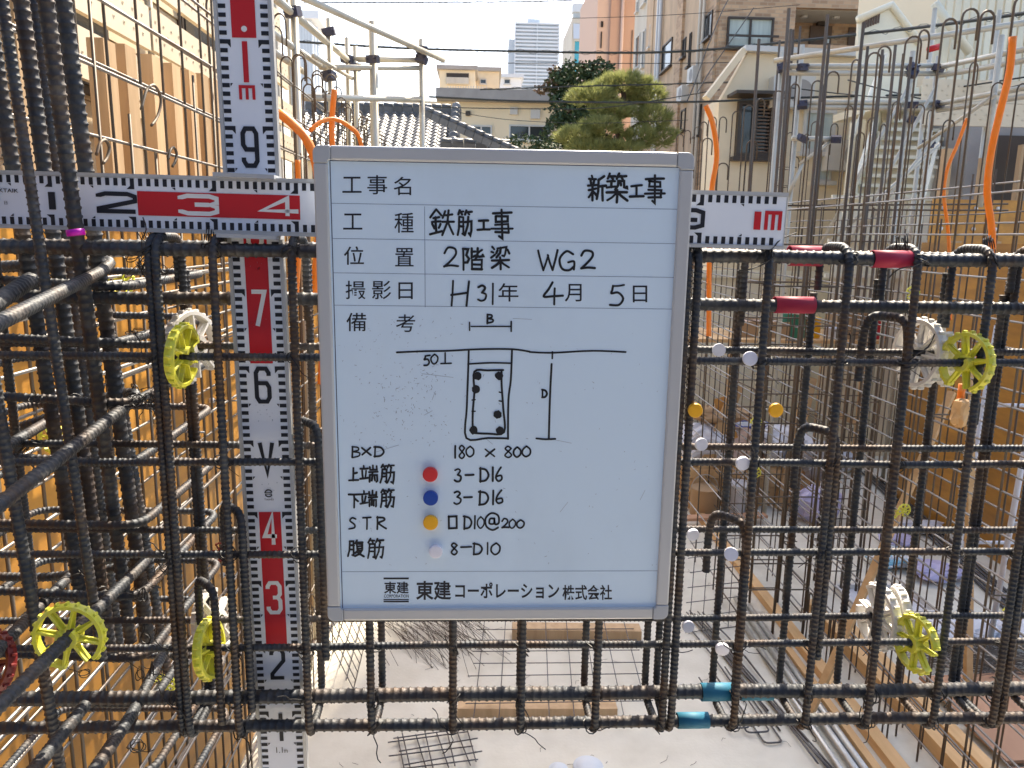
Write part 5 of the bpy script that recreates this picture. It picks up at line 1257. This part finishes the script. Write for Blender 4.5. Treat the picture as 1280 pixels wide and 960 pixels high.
# ------------------------------------------------------------------ trees
M['leafd'] = mat('dark_leaves', (.035, .065, .022), .75, 0, (.075, .10, .03), 3.2, .8, thr=(.4, .65))
M['leafr'] = mat('russet_leaves', (.17, .075, .03), .6, 0, (.07, .07, .02), 4, .7)
def leafmat(name, c1, c2, sc, tr=.4):
    m = mat(name, c1, .6, 0, c2, sc, .8, thr=(.4, .65)); t = m.node_tree; p = t.nodes['Principled BSDF']; tl = t.nodes.new('ShaderNodeBsdfTranslucent'); mx = t.nodes.new('ShaderNodeMixShader')
    mx.inputs[0].default_value = tr; src = p.inputs['Base Color'].links[0].from_socket; t.links.new(src, tl.inputs[0]); t.links.new(p.outputs[0], mx.inputs[1]); t.links.new(tl.outputs[0], mx.inputs[2])
    t.links.new(mx.outputs[0], t.nodes['Material Output'].inputs[0]); return m
M['needle'] = leafmat('pine_needles', (.34, .345, .125), (.19, .22, .065), 2.6)
M['bark'] = mat('bark', (.10, .06, .04), .9, 0, (.05, .035, .025), 10, .7)
def leaf_crown(par, name, mt, blobs, per, size, needle=False):
    m = MB(); vs, fs = [], []
    for (c, rx, ry, rz) in blobs:
        k = int(per * rx * ry * 4)
        for i in range(k):
            while True:
                u = Vector((rnd(-1, 1), rnd(-1, 1), rnd(-1, 1)))
                if .25 < u.length < 1: break
            u = u.normalized() * (u.length ** .45) * (1 + .18 * math.sin(u.x * 7 + c.x * 5) * math.sin(u.z * 6 + c.y))
            p = c + Vector((u.x * rx, u.y * ry, u.z * rz))
            if needle:
                ax = (u + Vector((0, 0, .9))).normalized()
                for j in range(7):
                    d = (ax + Vector((rnd(-.8, .8), rnd(-.8, .8), rnd(-.5, .6)))).normalized() * size * rnd(.7, 1.2)
                    s_ = d.cross(Vector((rnd(-1, 1), rnd(-1, 1), rnd(-1, 1)))).normalized() * size * .05
                    o = len(vs); vs += [p - s_, p + s_, p + d]; fs.append((o, o + 1, o + 2))
            else:
                d = Vector((rnd(-1, 1), rnd(-1, 1), rnd(-1, .4))).normalized() * size * rnd(.6, 1.2); s_ = d.cross(Vector((rnd(-1, 1), rnd(-1, 1), rnd(-1, 1)))).normalized() * size * .34
                o = len(vs); vs += [p, p + d * .5 + s_, p + d, p + d * .5 - s_]; fs.append((o, o + 1, o + 2, o + 3))
    m.add(vs, fs); return m.build(name, M[mt], par)
def limb(pts, r0, r1, m):
    P = crom([Vector(p) for p in pts], 4); n = len(P); m.tube(P, r0, 7, rads=[r0 + (r1 - r0) * i / (n - 1) for i in range(n)])
def blob(px, py, Y_, rx, ry, rz): return (U(px, py, Y=Y_), rx, ry, rz)
random.seed(31)
c0 = U(770, 200, Y=22)
pn = thing('pine_tree', 'cloud pruned pale green garden pine beside the dark tree', 'tree', (c0.x, 22, 0))
m = MB(); T = [(c0.x + .2, 22, 0), (c0.x - .1, 22.1, 2.6), (c0.x + .25, 22, 4.2), tuple(U(772, 150, Y=22)), tuple(U(780, 120, Y=22)), tuple(U(768, 100, Y=22))]
limb(T, .16, .05, m); m.build('trunk', M['bark'], pn, True)
m = MB()
for (x, y, Y_) in ((735, 125, 21.6), (720, 172, 21.4), (750, 165, 21.3), (815, 150, 21.8), (800, 120, 22.3), (830, 170, 21.6), (745, 105, 22.2), (790, 185, 21.4)):
    e = U(x, y, Y=Y_); s_ = U(772, min(y + 25, 190), Y=22); limb([s_, s_.lerp(e, .5) + Vector((0, 0, .12)), e], .06, .02, m)
m.build('limbs', M['bark'], pn, True)
leaf_crown(pn, 'crown', 'needle', [blob(740, 122, 21.7, .62, .5, .22), blob(780, 106, 22, .75, .6, .24), blob(808, 120, 22.1, .5, .5, .3), blob(722, 172, 21.4, .55, .5, .25), blob(752, 160, 21.3, .5, .5, .22), blob(765, 140, 21.5, .55, .4, .2), blob(818, 148, 21.8, .45, .5, .28), blob(800, 172, 21.5, .5, .4, .24), blob(828, 172, 21.7, .35, .4, .25), blob(775, 188, 21.3, .6, .4, .2), blob(735, 187, 21.2, .5, .4, .2), blob(790, 135, 22.4, .5, .4, .3)], 400, .20, True)
c1 = U(725, 200, Y=28)
dt = thing('broadleaf_tree', 'dark evergreen tree with russet tips behind the garden pine', 'tree', (c1.x, 28, 0))
m = MB(); limb([(c1.x, 28, 0), (c1.x + .1, 28, 3), (c1.x - .1, 28, 6), tuple(U(722, 110, Y=28))], .2, .06, m)
for (x, y) in ((690, 110), (750, 95), (725, 90), (705, 150), (745, 160)): e = U(x, y, Y=27.8); limb([(c1.x, 28, 5.5), (c1.x * .5 + e.x * .5, 28, (5.5 + e.z) / 2 + .3), e], .08, .02, m)
m.build('trunk', M['bark'], dt, True)
leaf_crown(dt, 'crown', 'leafd', [blob(722, 98, 28, .8, .9, .55), blob(748, 90, 28.2, .55, .7, .4), blob(700, 105, 28, .5, .7, .5), blob(738, 122, 27.6, .9, .8, .6), blob(712, 135, 27.6, .7, .8, .6), blob(725, 160, 27.4, .9, .8, .7), blob(756, 112, 28, .4, .6, .5), blob(700, 165, 27.4, .6, .7, .6), blob(740, 185, 27.2, 1.0, .8, .5)], 430, .15)
for b_ in (blob(690, 106, 27.8, .25, .3, .2), blob(694, 88, 27.9, .22, .3, .16), blob(733, 84, 27.9, .3, .3, .14), blob(676, 112, 27.9, .2, .3, .12)): leaf_crown(dt, 'russet_tip', 'leafr', [b_], 420, .13)
random.seed(9)
for (px, py, Y_, lab) in ((655, 185, 24, 'low dark shrub at the foot of the flat roofed house'),):
    c = U(px, py, Y=Y_); sh = thing('garden_shrub', lab, 'shrub', (c.x, Y_, 0)); m = MB(); limb([(c.x, Y_, 0), (c.x, Y_, 2), tuple(c)], .08, .03, m); m.build('stem', M['bark'], sh, True)
    leaf_crown(sh, 'foliage', 'leafd', [blob(px, py, Y_, .7, .6, .4), blob(px + 25, py + 6, Y_, .5, .5, .4)], 400, .12)

# ------------------------------------------------------------------ things lying on the slab
def F(px, py, z=0.0): return U(px, py, Z=z)
M['debris'] = mat('grey_bars', (.12, .12, .125), .5, .6, (.09, .06, .045), 8, .6)
M['bagw'] = mat('white_plastic_sack', (.72, .72, .74), .5, 0, (.55, .56, .62), 9, .7)
M['bagp'] = mat('lilac_plastic_sack', (.52, .48, .68), .45, 0, (.40, .38, .56), 10, .7)
M['bagb'] = mat('blue_printed_sack', (.18, .46, .62), .45, 0, (.72, .72, .70), 14, .95, thr=(.45, .55))
M['tarp'] = mat('pinkish_sheet', (.62, .44, .34), .7, 0, (.50, .33, .24), 3, .7)
M['card'] = mat('cardboard', (.46, .30, .16), .8, 0, (.38, .24, .12), 3, .6)
M['bluebox'] = mat('blue_crate', (.05, .10, .42), .5)
M['redb'] = mat('red_can', (.55, .03, .05), .5)
M['green'] = mat('green_can', (.03, .22, .14), .5)
def timber(label, a, b, wd=.09, ht=.045, mt='woodl', z=0.002):
    a, b = Vector(a), Vector(b); m = MB().beam((a.x, a.y, z + ht / 2), (b.x, b.y, z + ht / 2), wd, ht); return tag(bevel(m.base('timber', M[mt]), .003), label, 'timber')
timber('long amber timber laid along the slab under the column cage', (2.345, 9.2, 0), (2.345, 3.1, 0), .085, .06)
timber('narrow pale timber laid inside the long amber one beside the steel pipes', (2.225, 5.1, 0), (2.215, 3.0, 0), .05, .04)
timber('edge timber along the foot of the rusty wall mat', (2.66, 5.6, 0), (2.68, 2.8, 0), .09, .09)
timber('second edge timber just beyond the foot of the rusty wall mat', (2.80, 5.4, 0), (2.86, 2.7, 0), .09, .06)
for k, (x, r) in enumerate(((2.10, .024), (2.155, .024), (2.02, .02))):
    m = MB().tube([(x + .01, 5.75 - k * .15, r + .002), (x - .01, 2.9, r + .002)], r, 12)
    tag(m.base('steel_pipe', M['galv'], True), ('shiny steel pipe lying next to the pale timber', 'shiny steel pipe lying between its two fellows', 'thinner steel pipe lying nearest the open slab')[k], 'pipe')
bars = [((862, 765), (985, 905)), ((868, 770), (1010, 930)), ((872, 768), (1035, 965)), ((880, 780), (1042, 968)), ((866, 775), (960, 890)), ((858, 768), (940, 870)), ((890, 800), (1060, 990)), ((885, 790), (1022, 960)), ((874, 778), (975, 915)), ((864, 790), (930, 880)), ((900, 815), (1005, 925)), ((878, 770), (950, 850))]
for i, (a, b) in enumerate(bars):
    p, q = F(*a), F(*b); m = MB().tube(crom([Vector((p.x, p.y, .012 + .006 * (i % 4))), Vector(((p.x + q.x) / 2 + rnd(-.02, .02), (p.y + q.y) / 2, .016 + .006 * (i % 4))), Vector((q.x, q.y, .01 + .006 * (i % 4)))], 4), .0058, 6)
    tag(m.base('loose_bar', M['debris'], True), 'grey steel bar lying loose in the bundle on the slab below the cyan sleeves', 'rebar', 'loose bars on the slab')
e = (F(905, 840) - F(967, 930)).normalized(); n_ = Vector((-e.y, e.x, 0))
for i, (px, py, rz, w_, h_) in enumerate(((967, 931, 0, .6, .11), (948, 920, .12, .7, .14), (925, 917, -.1, .6, .12), (1003, 908, .05, .8, .12))):
    p = F(px, py); p = Vector((p.x, p.y, .014 + .012 * i))
    m = MB().tube(fillet([p - n_ * h_ / 2 + e * w_, p - n_ * h_ / 2, p + n_ * h_ / 2, p + n_ * h_ / 2 + e * w_ * .9], .03), .0055, 6)
    tag(m.base('loose_stirrup', M['debris'], True), ('small loose stirrup lying at the near end of the bar bundle', 'wider loose stirrup lapped over the small one at the near end of the bundle', 'loose stirrup half buried in the bar bundle', 'long loose stirrup lying apart beside the bar bundle')[i], 'stirrup')
def mesh_panel(label, O, ex, ey, nx, ny, pitch, r, mt='debris', drop=None):
    O, ex, ey = Vector(O), Vector(ex).normalized(), Vector(ey).normalized(); t = thing('wire_mesh', label, 'wire mesh', O); nn = ex.cross(ey)
    for i in range(nx):
        l0, l1 = -.05, (ny - 1) * pitch + .05
        MB().tube([O + ex * i * pitch + ey * (l0 + rnd(-.02, .02)), O + ex * (i * pitch + rnd(-.012, .012)) + ey * l1], r, 5).build('wire', M[mt], t)
    for j in range(ny):
        if drop and j in drop: continue
        MB().tube([O + ey * j * pitch + nn * r * 1.8 - ex * (.05 + rnd(-.02, .02)), O + ey * (j * pitch + rnd(-.012, .012)) + nn * r * 1.8 + ex * ((nx - 1) * pitch + .05)], r, 5).build('wire', M[mt], t)
    return t
p = F(592, 890, .10)
timber('short brown timber under the near edge of the lying mesh', F(572, 893), F(770, 893), .10, .07, 'wood')
timber('short brown timber under the far edge of the lying mesh', F(640, 795), F(800, 797), .12, .08, 'wood')
mesh_panel('welded wire mesh lying on two timbers on the open slab', (p.x, p.y - .05, .085), (1, .0, 0), (.06, 1, 0), 8, 9, .15, .0032)
p = F(505, 962, .02); mesh_panel('offcut of wire mesh lying on the slab at the lower edge', (p.x, p.y, .02), (1, .18, 0), (-.25, 1, 0), 4, 3, .12, .004)
p = F(505, 962, .02); mesh_panel('second mesh offcut stacked on the one at the lower edge', (p.x + .03, p.y + .02, .032), (1, .22, 0), (-.22, 1, 0), 4, 3, .12, .004)
p = F(866, 800); mesh_panel('wire mesh sheet leaning against the square column cage', (p.x, p.y + .1, .01), (1, .25, 0), (.12, .35, 1), 5, 8, .11, .0032)
p = F(402, 835); mesh_panel('wire mesh sheet leaning in the sun against the amber plywood', (-.80, 4.55, .01), (-.02, 1, 0), (-.42, 0, 1), 12, 7, .10, .0032)
p = F(530, 800); wb = thing('wire_bundle', 'tangled bundle of thin tie wires on the sunny slab under the board', 'wire', p); m = MB()
for i in range(130):
    a = Vector((p.x + rnd(-.42, .30), p.y + rnd(-.05, .5), rnd(.01, .22))); d = Vector((rnd(.05, .45), rnd(-.5, -.1), rnd(-.25, -.02)))
    b = a + d; b.z = max(.004, b.z); m.tube([a, (a + b) / 2 + Vector((0, 0, .02)), b], .0018, 3)
o = m.build('wires', M['rusty'], wb); o['kind'] = 'stuff'
for (px, py, r, lab) in ((735, 962, .085, 'large round grey lid lying on the slab at the lower edge'), (698, 966, .055, 'small round grey lid beside the larger one')):
    p = F(px, py); m = MB().lathe([(r, 0), (r, .02), (r * .96, .026), (r * .8, .022), (r * .76, .028), (r * .2, .028)], 24, (p.x, p.y, .002)); tag(m.base('round_lid', M['palegrey'], True), lab, 'lid')
# plywood sheets and boards in the far room
for k in range(5):
    x0, y0 = 2.95 + rnd(-.04, .04), 2.5 + k * .42
    m = MB().box(x0, x0 + 1.75, y0, y0 + .40 + rnd(-.02, .015), .03 + .004 * k, .05 + .004 * k); o = m.base('plywood_sheet', M['plyb']); o.rotation_euler.z = R(rnd(-1.5, 1.5) + 4)
    tag(o, ('nearest', 'second', 'third', 'fourth', 'farthest')[k] + ' of the brown plywood boards laid side by side below the yellow spacer wheel', 'plywood', 'brown boards on the slab')
def sack(name, label, px, py, sx, sy, sz, mt, seed, cat='sack'):
    random.seed(seed); p = F(px, py); m = MB(); n1, n2 = 20, 12; vs = []
    ph = [rnd(0, 6) for _ in range(8)]
    for j in range(n2 + 1):
        v = PI * j / n2
        for i in range(n1):
            u = 2 * PI * i / n1; r_ = 1 + .14 * math.sin(3 * u + ph[0] + 2 * v) + .10 * math.sin(5 * u + ph[1] - 4 * v) + .08 * math.sin(9 * u + ph[2] + 5 * v) + rnd(-.05, .05)
            zz = -math.cos(v)
            vs.append((p.x + sx * r_ * math.sin(v) * math.cos(u), p.y + sy * r_ * math.sin(v) * math.sin(u), max(.004, sz * (.75 + zz * (.75 if zz > 0 else .75)) * (1 + .1 * math.sin(4 * u + ph[3]) * math.sin(v)))))
    fs = [(j * n1 + i, j * n1 + (i + 1) % n1, (j + 1) * n1 + (i + 1) % n1, (j + 1) * n1 + i) for j in range(n2) for i in range(n1)]
    m.add(vs, fs); return tag(m.base(name, M[mt]), label, cat)
sack('cement_sack', 'blue printed paper sack slumped on the slab behind the thin bars', 1118, 705, .24, .20, .09, 'bagb', 1)
sack('plastic_bag', 'lilac plastic bag crumpled next to the blue printed sack', 1168, 722, .22, .18, .09, 'bagp', 2, 'bag')
sack('plastic_bag', 'pale lilac plastic bag behind the blue printed sack', 1122, 680, .18, .14, .06, 'bagp', 3, 'bag')
sack('cement_sack', 'yellowish white paper sack behind the lilac bag', 1150, 665, .26, .14, .08, 'bagw', 4)
sack('plastic_bag', 'crumpled white plastic bag behind the low yellow spacer wheel', 1180, 800, .20, .16, .10, 'bagw', 5, 'bag')
sack('plastic_bag', 'white plastic bag near the straw bundle', 1225, 795, .18, .15, .09, 'bagw', 6, 'bag')
sack('plastic_bag', 'white plastic bag at the edge of the picture above the straw bundle', 1270, 800, .2, .16, .1, 'bagw', 7, 'bag')
sack('plastic_bag', 'white rubbish bag among the debris beyond the column cage', 1040, 590, .28, .2, .22, 'bagw', 8, 'bag')
p = F(1105, 755); tr = thing('white_tray', 'white tray with raised rims lying in front of the sacks', 'tray', p)
MB().box(p.x - .28, p.x + .30, p.y - .2, p.y + .25, .004, .012).build('bottom', M['bagw'], tr)
for a in ((-.30, .32, -.22, -.2), (-.30, .32, .25, .27), (-.30, -.28, -.2, .25), (.30, .32, -.2, .25)): MB().box(p.x + a[0], p.x + a[1], p.y + a[2], p.y + a[3], .004, .05).build('rim', M['wwhite'], tr)
p = F(1245, 838); sb = thing('straw_bundle', 'bundle of rusty tie wires like straw lying beside the brown plywood', 'wire bundle', p); m = MB(); random.seed(14)
for i in range(170):
    a = Vector((p.x + rnd(-.28, .28), p.y + rnd(-.2, .2), rnd(.02, .13))); d = Vector((rnd(.25, .4), rnd(-.2, .1), rnd(-.02, .02)))
    m.tube([a - d, a + d], .002, 3)
o = m.build('strands', M['rusty'], sb); o['kind'] = 'stuff'
for i in range(7):
    a, b = F(1075 + i * 5, 590 + i * 2), F(1262 + i * 9, 770 + i * 4); m = MB().tube([(a.x, a.y, .02 + .01 * (i % 3)), (b.x, b.y, .02 + .01 * (i % 3))], .011, 6)
    tag(m.base('loose_bar', M['debris'], True), 'dark steel bar in the long bundle crossing the far room floor', 'rebar', 'dark bars across the far room')
timber('tan timber propped up diagonally before the amber formwork', (0, 0, 0), (0, 0, .01)) if False else None
for (x0, y0, x1, y1, Yl, lab) in ((1148, 585, 1190, 490, 4.6, 'thin timber leaning below the outlet box'), (1212, 640, 1214, 440, 4.4, 'thin timber standing upright beside the outlet box')):
    a, b = U(x0, y0, Y=Yl), U(x1, y1, Y=Yl + .15); a = Vector((a.x, a.y, a.z)); d = (a - b); a = b + d * ((b.z - .005) / max(.05, b.z - a.z)); tag(MB().beam(a, b, .045, .03).base('timber', M['woodl']), lab, 'timber')
pr_ = thing('prop_frame', 'pale steel prop frame standing before the far amber formwork', 'prop frame', (4.05, 5.2, 0))
for (x, t_) in ((3.85, .12), (4.35, -.12)):
    for yy in (5.0, 5.5): pipe('leg', pr_, [(x - t_, yy, 0), (x, yy + .05, 2.3)], .02, 'bagw')
for z in (.4, .95, 1.5, 2.05): pipe('rung', pr_, [(3.8, 5.02, z), (4.4, 5.02, z)], .015, 'bagw')
for z in (.6, 1.7): pipe('rung', pr_, [(3.8, 5.52, z), (4.4, 5.52, z)], .015, 'bagw')
# debris heap beyond the column cage, its sunlit look put into light warm colours
random.seed(5)
def sheet(label, px, py, sx, sy, h, mt, seed):
    random.seed(seed); p = F(px, py); m = MB(); n = 14; vs = []; a, b, c = rnd(0, 6), rnd(0, 6), rnd(0, 6)
    for j in range(n + 1):
        for i in range(n + 1):
            u, v = i / n - .5, j / n - .5
            z = h * (.5 + .3 * math.sin(6 * u + a) * math.cos(5 * v + b) + .2 * math.sin(13 * u + 9 * v + c)) * (1 - (2 * abs(v)) ** 3) + rnd(0, .02) + .006
            vs.append((p.x + u * sx + .05 * math.sin(7 * v), p.y + v * sy, max(.006, z)))
    fs = [(j * (n + 1) + i, j * (n + 1) + i + 1, (j + 1) * (n + 1) + i + 1, (j + 1) * (n + 1) + i) for j in range(n) for i in range(n)]
    m.add(vs, fs); k = len(m.v); m.add([(x, y, z - .004) for x, y, z in m.v], [tuple(reversed(f)) for f in fs]); return tag(m.base('crumpled_sheet', M[mt]), label, 'sheet')
sheet('pinkish tarpaulin heaped on the slab beside the whiteboard edge', 905, 560, 1.1, 1.2, .28, 'tarp', 1)
sheet('cardboard flattened on the slab near the orange yellow magnet', 890, 610, .7, .8, .12, 'card', 3)
def crate(label, px, py, sx, sy, sz, mt, rz, lidm=None):
    p = F(px, py); e = thing('box', label, 'box', p); e.rotation_euler.z = rz; w_ = .012
    for nm, b in (('base', (-sx, sx, -sy, sy, 0, w_)), ('side', (-sx, sx, -sy, -sy + w_, w_, sz)), ('side', (-sx, sx, sy - w_, sy, w_, sz)), ('side', (-sx, -sx + w_, -sy + w_, sy - w_, w_, sz)), ('side', (sx - w_, sx, -sy + w_, sy - w_, w_, sz)), ('rim', (-sx - .01, sx + .01, -sy - .012, -sy, sz - .03, sz))):
        o = bpy.data.objects.new(nm, MB().box(*b).mesh(nm, M[mt])); link(o, e)
    if lidm:
        o = bpy.data.objects.new('contents', MB().box(-sx + .02, sx - .02, -sy + .02, sy - .02, sz * .5, sz * .93).mesh('contents', M[lidm])); link(o, e)
crate('blue plastic crate with white contents on the debris heap', 940, 545, .26, .18, .2, 'bluebox', .15, 'bagw')
crate('open cardboard box beside the blue crate', 985, 560, .24, .2, .24, 'card', -.3)
crate('dark tool box on the slab below the far formwork', 1085, 560, .22, .16, .26, 'black', .1)
def can(label, px, py, r, h, mt, dy=0):
    p = F(px, py); e = thing('paint_can', label, 'can', p); o = bpy.data.objects.new('body', MB().lathe([(r * .97, 0), (r, .01), (r, h - .012), (r * 1.03, h - .008), (r * 1.03, h), (r * .9, h - .006)], 18).mesh('body', M[mt], True)); link(o, e)
    o = bpy.data.objects.new('handle', MB().tube([(r * math.cos(a), .02, h - .03 + r * 1.1 * math.sin(a)) for a in [i * PI / 10 for i in range(11)]], .004, 5).mesh('handle', M['galv'], True)); link(o, e)
random.seed(19)
for i, (px, py, L_, rz, lab) in enumerate(((880, 600, 1.2, .4, 'short board lying on the flattened cardboard'), (920, 590, 1.4, 1.2, 'board lying across the pinkish tarpaulin'), (975, 585, 1.0, .2, 'board lying in front of the open cardboard box'), (1040, 560, 1.1, -.3, 'board lying beside the white rubbish bag'), (905, 655, .9, .1, 'board lying crosswise in front of the cardboard'))):
    p = F(px, py); d = Vector((math.cos(rz), math.sin(rz), 0)) * L_ / 2; z = .03 + .05 * (i % 3)
    tag(MB().beam(Vector((p.x, p.y, z)) - d, Vector((p.x, p.y, z + .08 * (i % 2))) + d, .11, .03).base('board', M['woodl'] if i % 2 else M['plyb']), lab, 'board')
# small spacer wheels farther back
for (px, py, X_, Y_, mt, lab, rz) in ((152, 352, -1.10, None, 'wyel', 'small yellow spacer wheel on the wall bars under the level staff', 90), (66, 548, -1.10, None, 'wyel', 'small yellow spacer wheel behind the column bars', 80), (276, 690, -1.09, None, 'wred', 'small dark red spacer wheel in the sunlit wall bars beside the upright staff', 96), (205, 855, -1.09, None, 'wyel', 'small yellow spacer wheel low in the wall bars below the column hoops', 90),
        (1141, 366, 2.48, None, 'wyel', 'small yellow spacer wheel in the rusty wall mat below the crimson sleeve', 90), (1114, 642, 2.48, None, 'wyel', 'small yellow spacer wheel in the rusty wall mat over the sacks', 88), (1130, 638, 2.48, None, 'wyel', 'small yellow spacer wheel touching another one over the sacks', 96), (1262, 768, 2.48, None, 'wyel', 'small yellow spacer wheel low in the rusty wall mat by the picture edge', 90),
        (945, 528, 1.965, None, 'wyel', 'small yellow spacer wheel over the blue crate', 90), (944, 590, 1.965, None, 'wyel', 'small yellow spacer wheel below the blue crate', 60), (898, 315, 1.965, None, 'wyel', 'small yellow spacer wheel peeping over the top bar under the staff end', 70)):
    wheel(U(px, py, X=X_), (rnd(0, 6), R(rnd(-12, 12)), R(rz)), mt, lab, 1.0)
# wall fittings and small scraps
random.seed(4)
def ac_unit(par, c, n_, w_=.75, h_=.55, d_=.28):
    c = Vector(c); n_ = Vector(n_); e = n_.cross(Vector((0, 0, 1)))
    b = MB().obox(c + n_ * d_ / 2, e * w_ / 2, n_ * d_ / 2, (0, 0, h_ / 2)).build('air_conditioner', M['framel'], par)
    m = MB(); k = 20; cc = c + n_ * (d_ + .004) - e * .12
    m.add([cc + e * .2 * math.cos(2 * PI * i / k) + Vector((0, 0, .2 * math.sin(2 * PI * i / k))) for i in range(k)], [tuple(range(k))]); m.build('fan_grille', M['roofslab'], b)
for px, py in ((872, 95), (858, 118)): ac_unit(ab, U(px, py, X=xc), (-1, 0, 0))
for px, py in ((985, 118), (1052, 196)): ac_unit(gh, U(px, py, Y=Y0), (0, -1, 0), .7, .5, .26)
m = MB()
for i in range(120):
    a = Vector((rnd(-.9, 2.2), rnd(3.3, 6.5), .004)); d = rnd(0, 6.3); l_ = rnd(.02, .09)
    m.tube([a, a + Vector((math.cos(d) * l_ / 2, math.sin(d) * l_ / 2, .006)), a + Vector((math.cos(d + .4) * l_, math.sin(d + .4) * l_, 0))], .0012, 3)
tag(m.build('wire_offcuts', M['rusty']), 'scattered tie wire offcuts and grit on the slab', 'offcuts', kind='stuff')

# work platform behind the debris, with things standing on it
wp = thing('work_platform', 'long trestle platform of planks at the back of the slab carrying cans and boxes', 'platform', (3.6, 9.9, 0))
ZP = 1.70
for k in range(5): MB().box(2.15, 5.0, 9.2 + k * .252, 9.2 + k * .252 + .245, ZP - .04, ZP + rnd(-.004, .004)).build('plank', M['woodl'], wp)
for x in (2.3, 3.5, 4.8):
    for y in (9.25, 10.4): MB().box(x - .04, x + .04, y - .04, y + .04, 0, ZP - .042).build('leg', M['wood'], wp)
    MB().box(x - .03, x + .03, 9.3, 10.35, .6, .68).build('cross_piece', M['wood'], wp)
def on_platform(px): return U(px, 410, Y=9.5).x
def crate2(label, x, y, z, sx, sy, sz, mt, rz, inner=None):
    e = thing('box', label, 'box', (x, y, z)); e.rotation_euler.z = rz; w_ = .012
    for nm, b in (('base', (-sx, sx, -sy, sy, 0, w_)), ('side', (-sx, sx, -sy, -sy + w_, w_, sz)), ('side', (-sx, sx, sy - w_, sy, w_, sz)), ('side', (-sx, -sx + w_, -sy + w_, sy - w_, w_, sz)), ('side', (sx - w_, sx, -sy + w_, sy - w_, w_, sz)), ('rim', (-sx - .01, sx + .01, -sy - .012, -sy, sz - .03, sz))):
        link(bpy.data.objects.new(nm, MB().box(*b).mesh(nm, M[mt])), e)
    if inner: link(bpy.data.objects.new('contents', MB().box(-sx + .02, sx - .02, -sy + .02, sy - .02, sz * .5, sz * .93).mesh('contents', M[inner])), e)
def can2(label, x, y, z, r, h, mt):
    e = thing('paint_can', label, 'can', (x, y, z))
    link(bpy.data.objects.new('body', MB().lathe([(r * .97, 0), (r, .01), (r, h - .012), (r * 1.03, h - .008), (r * 1.03, h), (r * .9, h - .006)], 18).mesh('body', M[mt], True)), e)
    link(bpy.data.objects.new('handle', MB().tube([(r * math.cos(a), .02, h - .03 + r * 1.1 * math.sin(a)) for a in [i * PI / 10 for i in range(11)]], .004, 5).mesh('handle', M['galv'], True)), e)
can2('green can on the trestle platform', on_platform(992), 9.5, ZP, .15, .30, 'green'); can2('yellow can on the trestle platform beside the green one', on_platform(1014), 9.45, ZP, .09, .26, 'myel')
can2('red can on the trestle platform beside the cardboard boxes', on_platform(1092), 9.45, ZP, .12, .42, 'redb'); can2('white tin lying between the yellow can and the boxes on the platform', on_platform(1036), 9.4, ZP, .1, .14, 'bagw')
crate2('cardboard box with white packing on the trestle platform', on_platform(1062), 9.55, ZP, .2, .2, .34, 'card', .2, 'bagw')
crate2('flat cardboard box on the trestle platform nearest the whiteboard', on_platform(955), 9.6, ZP, .3, .2, .2, 'card', -.1, 'tarp')
def sack2(name, label, x, y, z, sx, sy, sz, mt, seed, cat):
    o = sack(name, label, 900, 600, sx, sy, sz, mt, seed, cat); o.location = (x, y, z); return o
pal = thing('timber_stack', 'stack of short timbers under the rubbish bags beside the square column cage', 'timber stack', (2.95, 8.4, 0))  # pale bags and boards piled up to imitate sunlit debris in the shade
for r_ in range(4):
    for k in range(7): MB().box(2.25 + rnd(-.05, .05), 3.75 + rnd(-.1, .1), 8.0 + k * .125, 8.0 + k * .125 + .11, .004 + r_ * .105, .1 + r_ * .105).build('timber', M['woodl'], pal)
sack2('rubbish_bag', 'cream rubbish bag on the timber stack nearest the whiteboard', 2.5, 8.3, .42, .30, .28, .30, 'bagw', 21, 'bag')
sack2('rubbish_bag', 'pinkish rubbish bag in the middle of the timber stack', 2.95, 8.35, .42, .32, .28, .26, 'tarp', 22, 'bag')
sack2('rubbish_bag', 'white rubbish bag at the far end of the timber stack', 3.45, 8.35, .42, .30, .28, .28, 'bagw', 23, 'bag')
sack2('rubbish_bag', 'brown paper sack lying on top of the other bags', 2.72, 8.4, .84, .30, .2, .14, 'card', 24, 'bag')
sack2('work_jacket', 'dark grey work jacket thrown over the bags beside the red cloth', 3.75, 8.0, .3, .22, .2, .3, 'roofslab', 25, 'jacket')
sack2('cloth_bundle', 'red cloth bundle beside the grey work jacket', 3.62, 7.75, .0, .13, .12, .2, 'redb', 26, 'cloth')
sack2('rubbish_bag', 'lilac white rubbish bag standing in front of the timber stack', 3.55, 7.5, .0, .24, .2, .26, 'bagp', 27, 'bag')
can2('brown tub standing in front of the timber stack', 2.42, 7.75, 0, .15, .30, 'card'); can2('white tub beside the brown one in front of the timber stack', 2.80, 7.78, 0, .14, .34, 'bagw')
for k, (x0, y0, x1, z1, lab) in enumerate(((2.3, 7.9, 2.9, 1.3, 'pale board leaning against the bags nearest the whiteboard'), (3.0, 7.9, 2.7, 1.15, 'pale board leaning the other way against the bags'), (3.3, 7.85, 3.7, 1.4, 'tan board leaning against the grey jacket'))):
    tag(MB().beam((x0, y0, .01), (x1, y0 + .45, z1), .14, .03, (0, 1, 0)).base('board', M['woodl'] if k != 1 else M['ply']), lab, 'board')
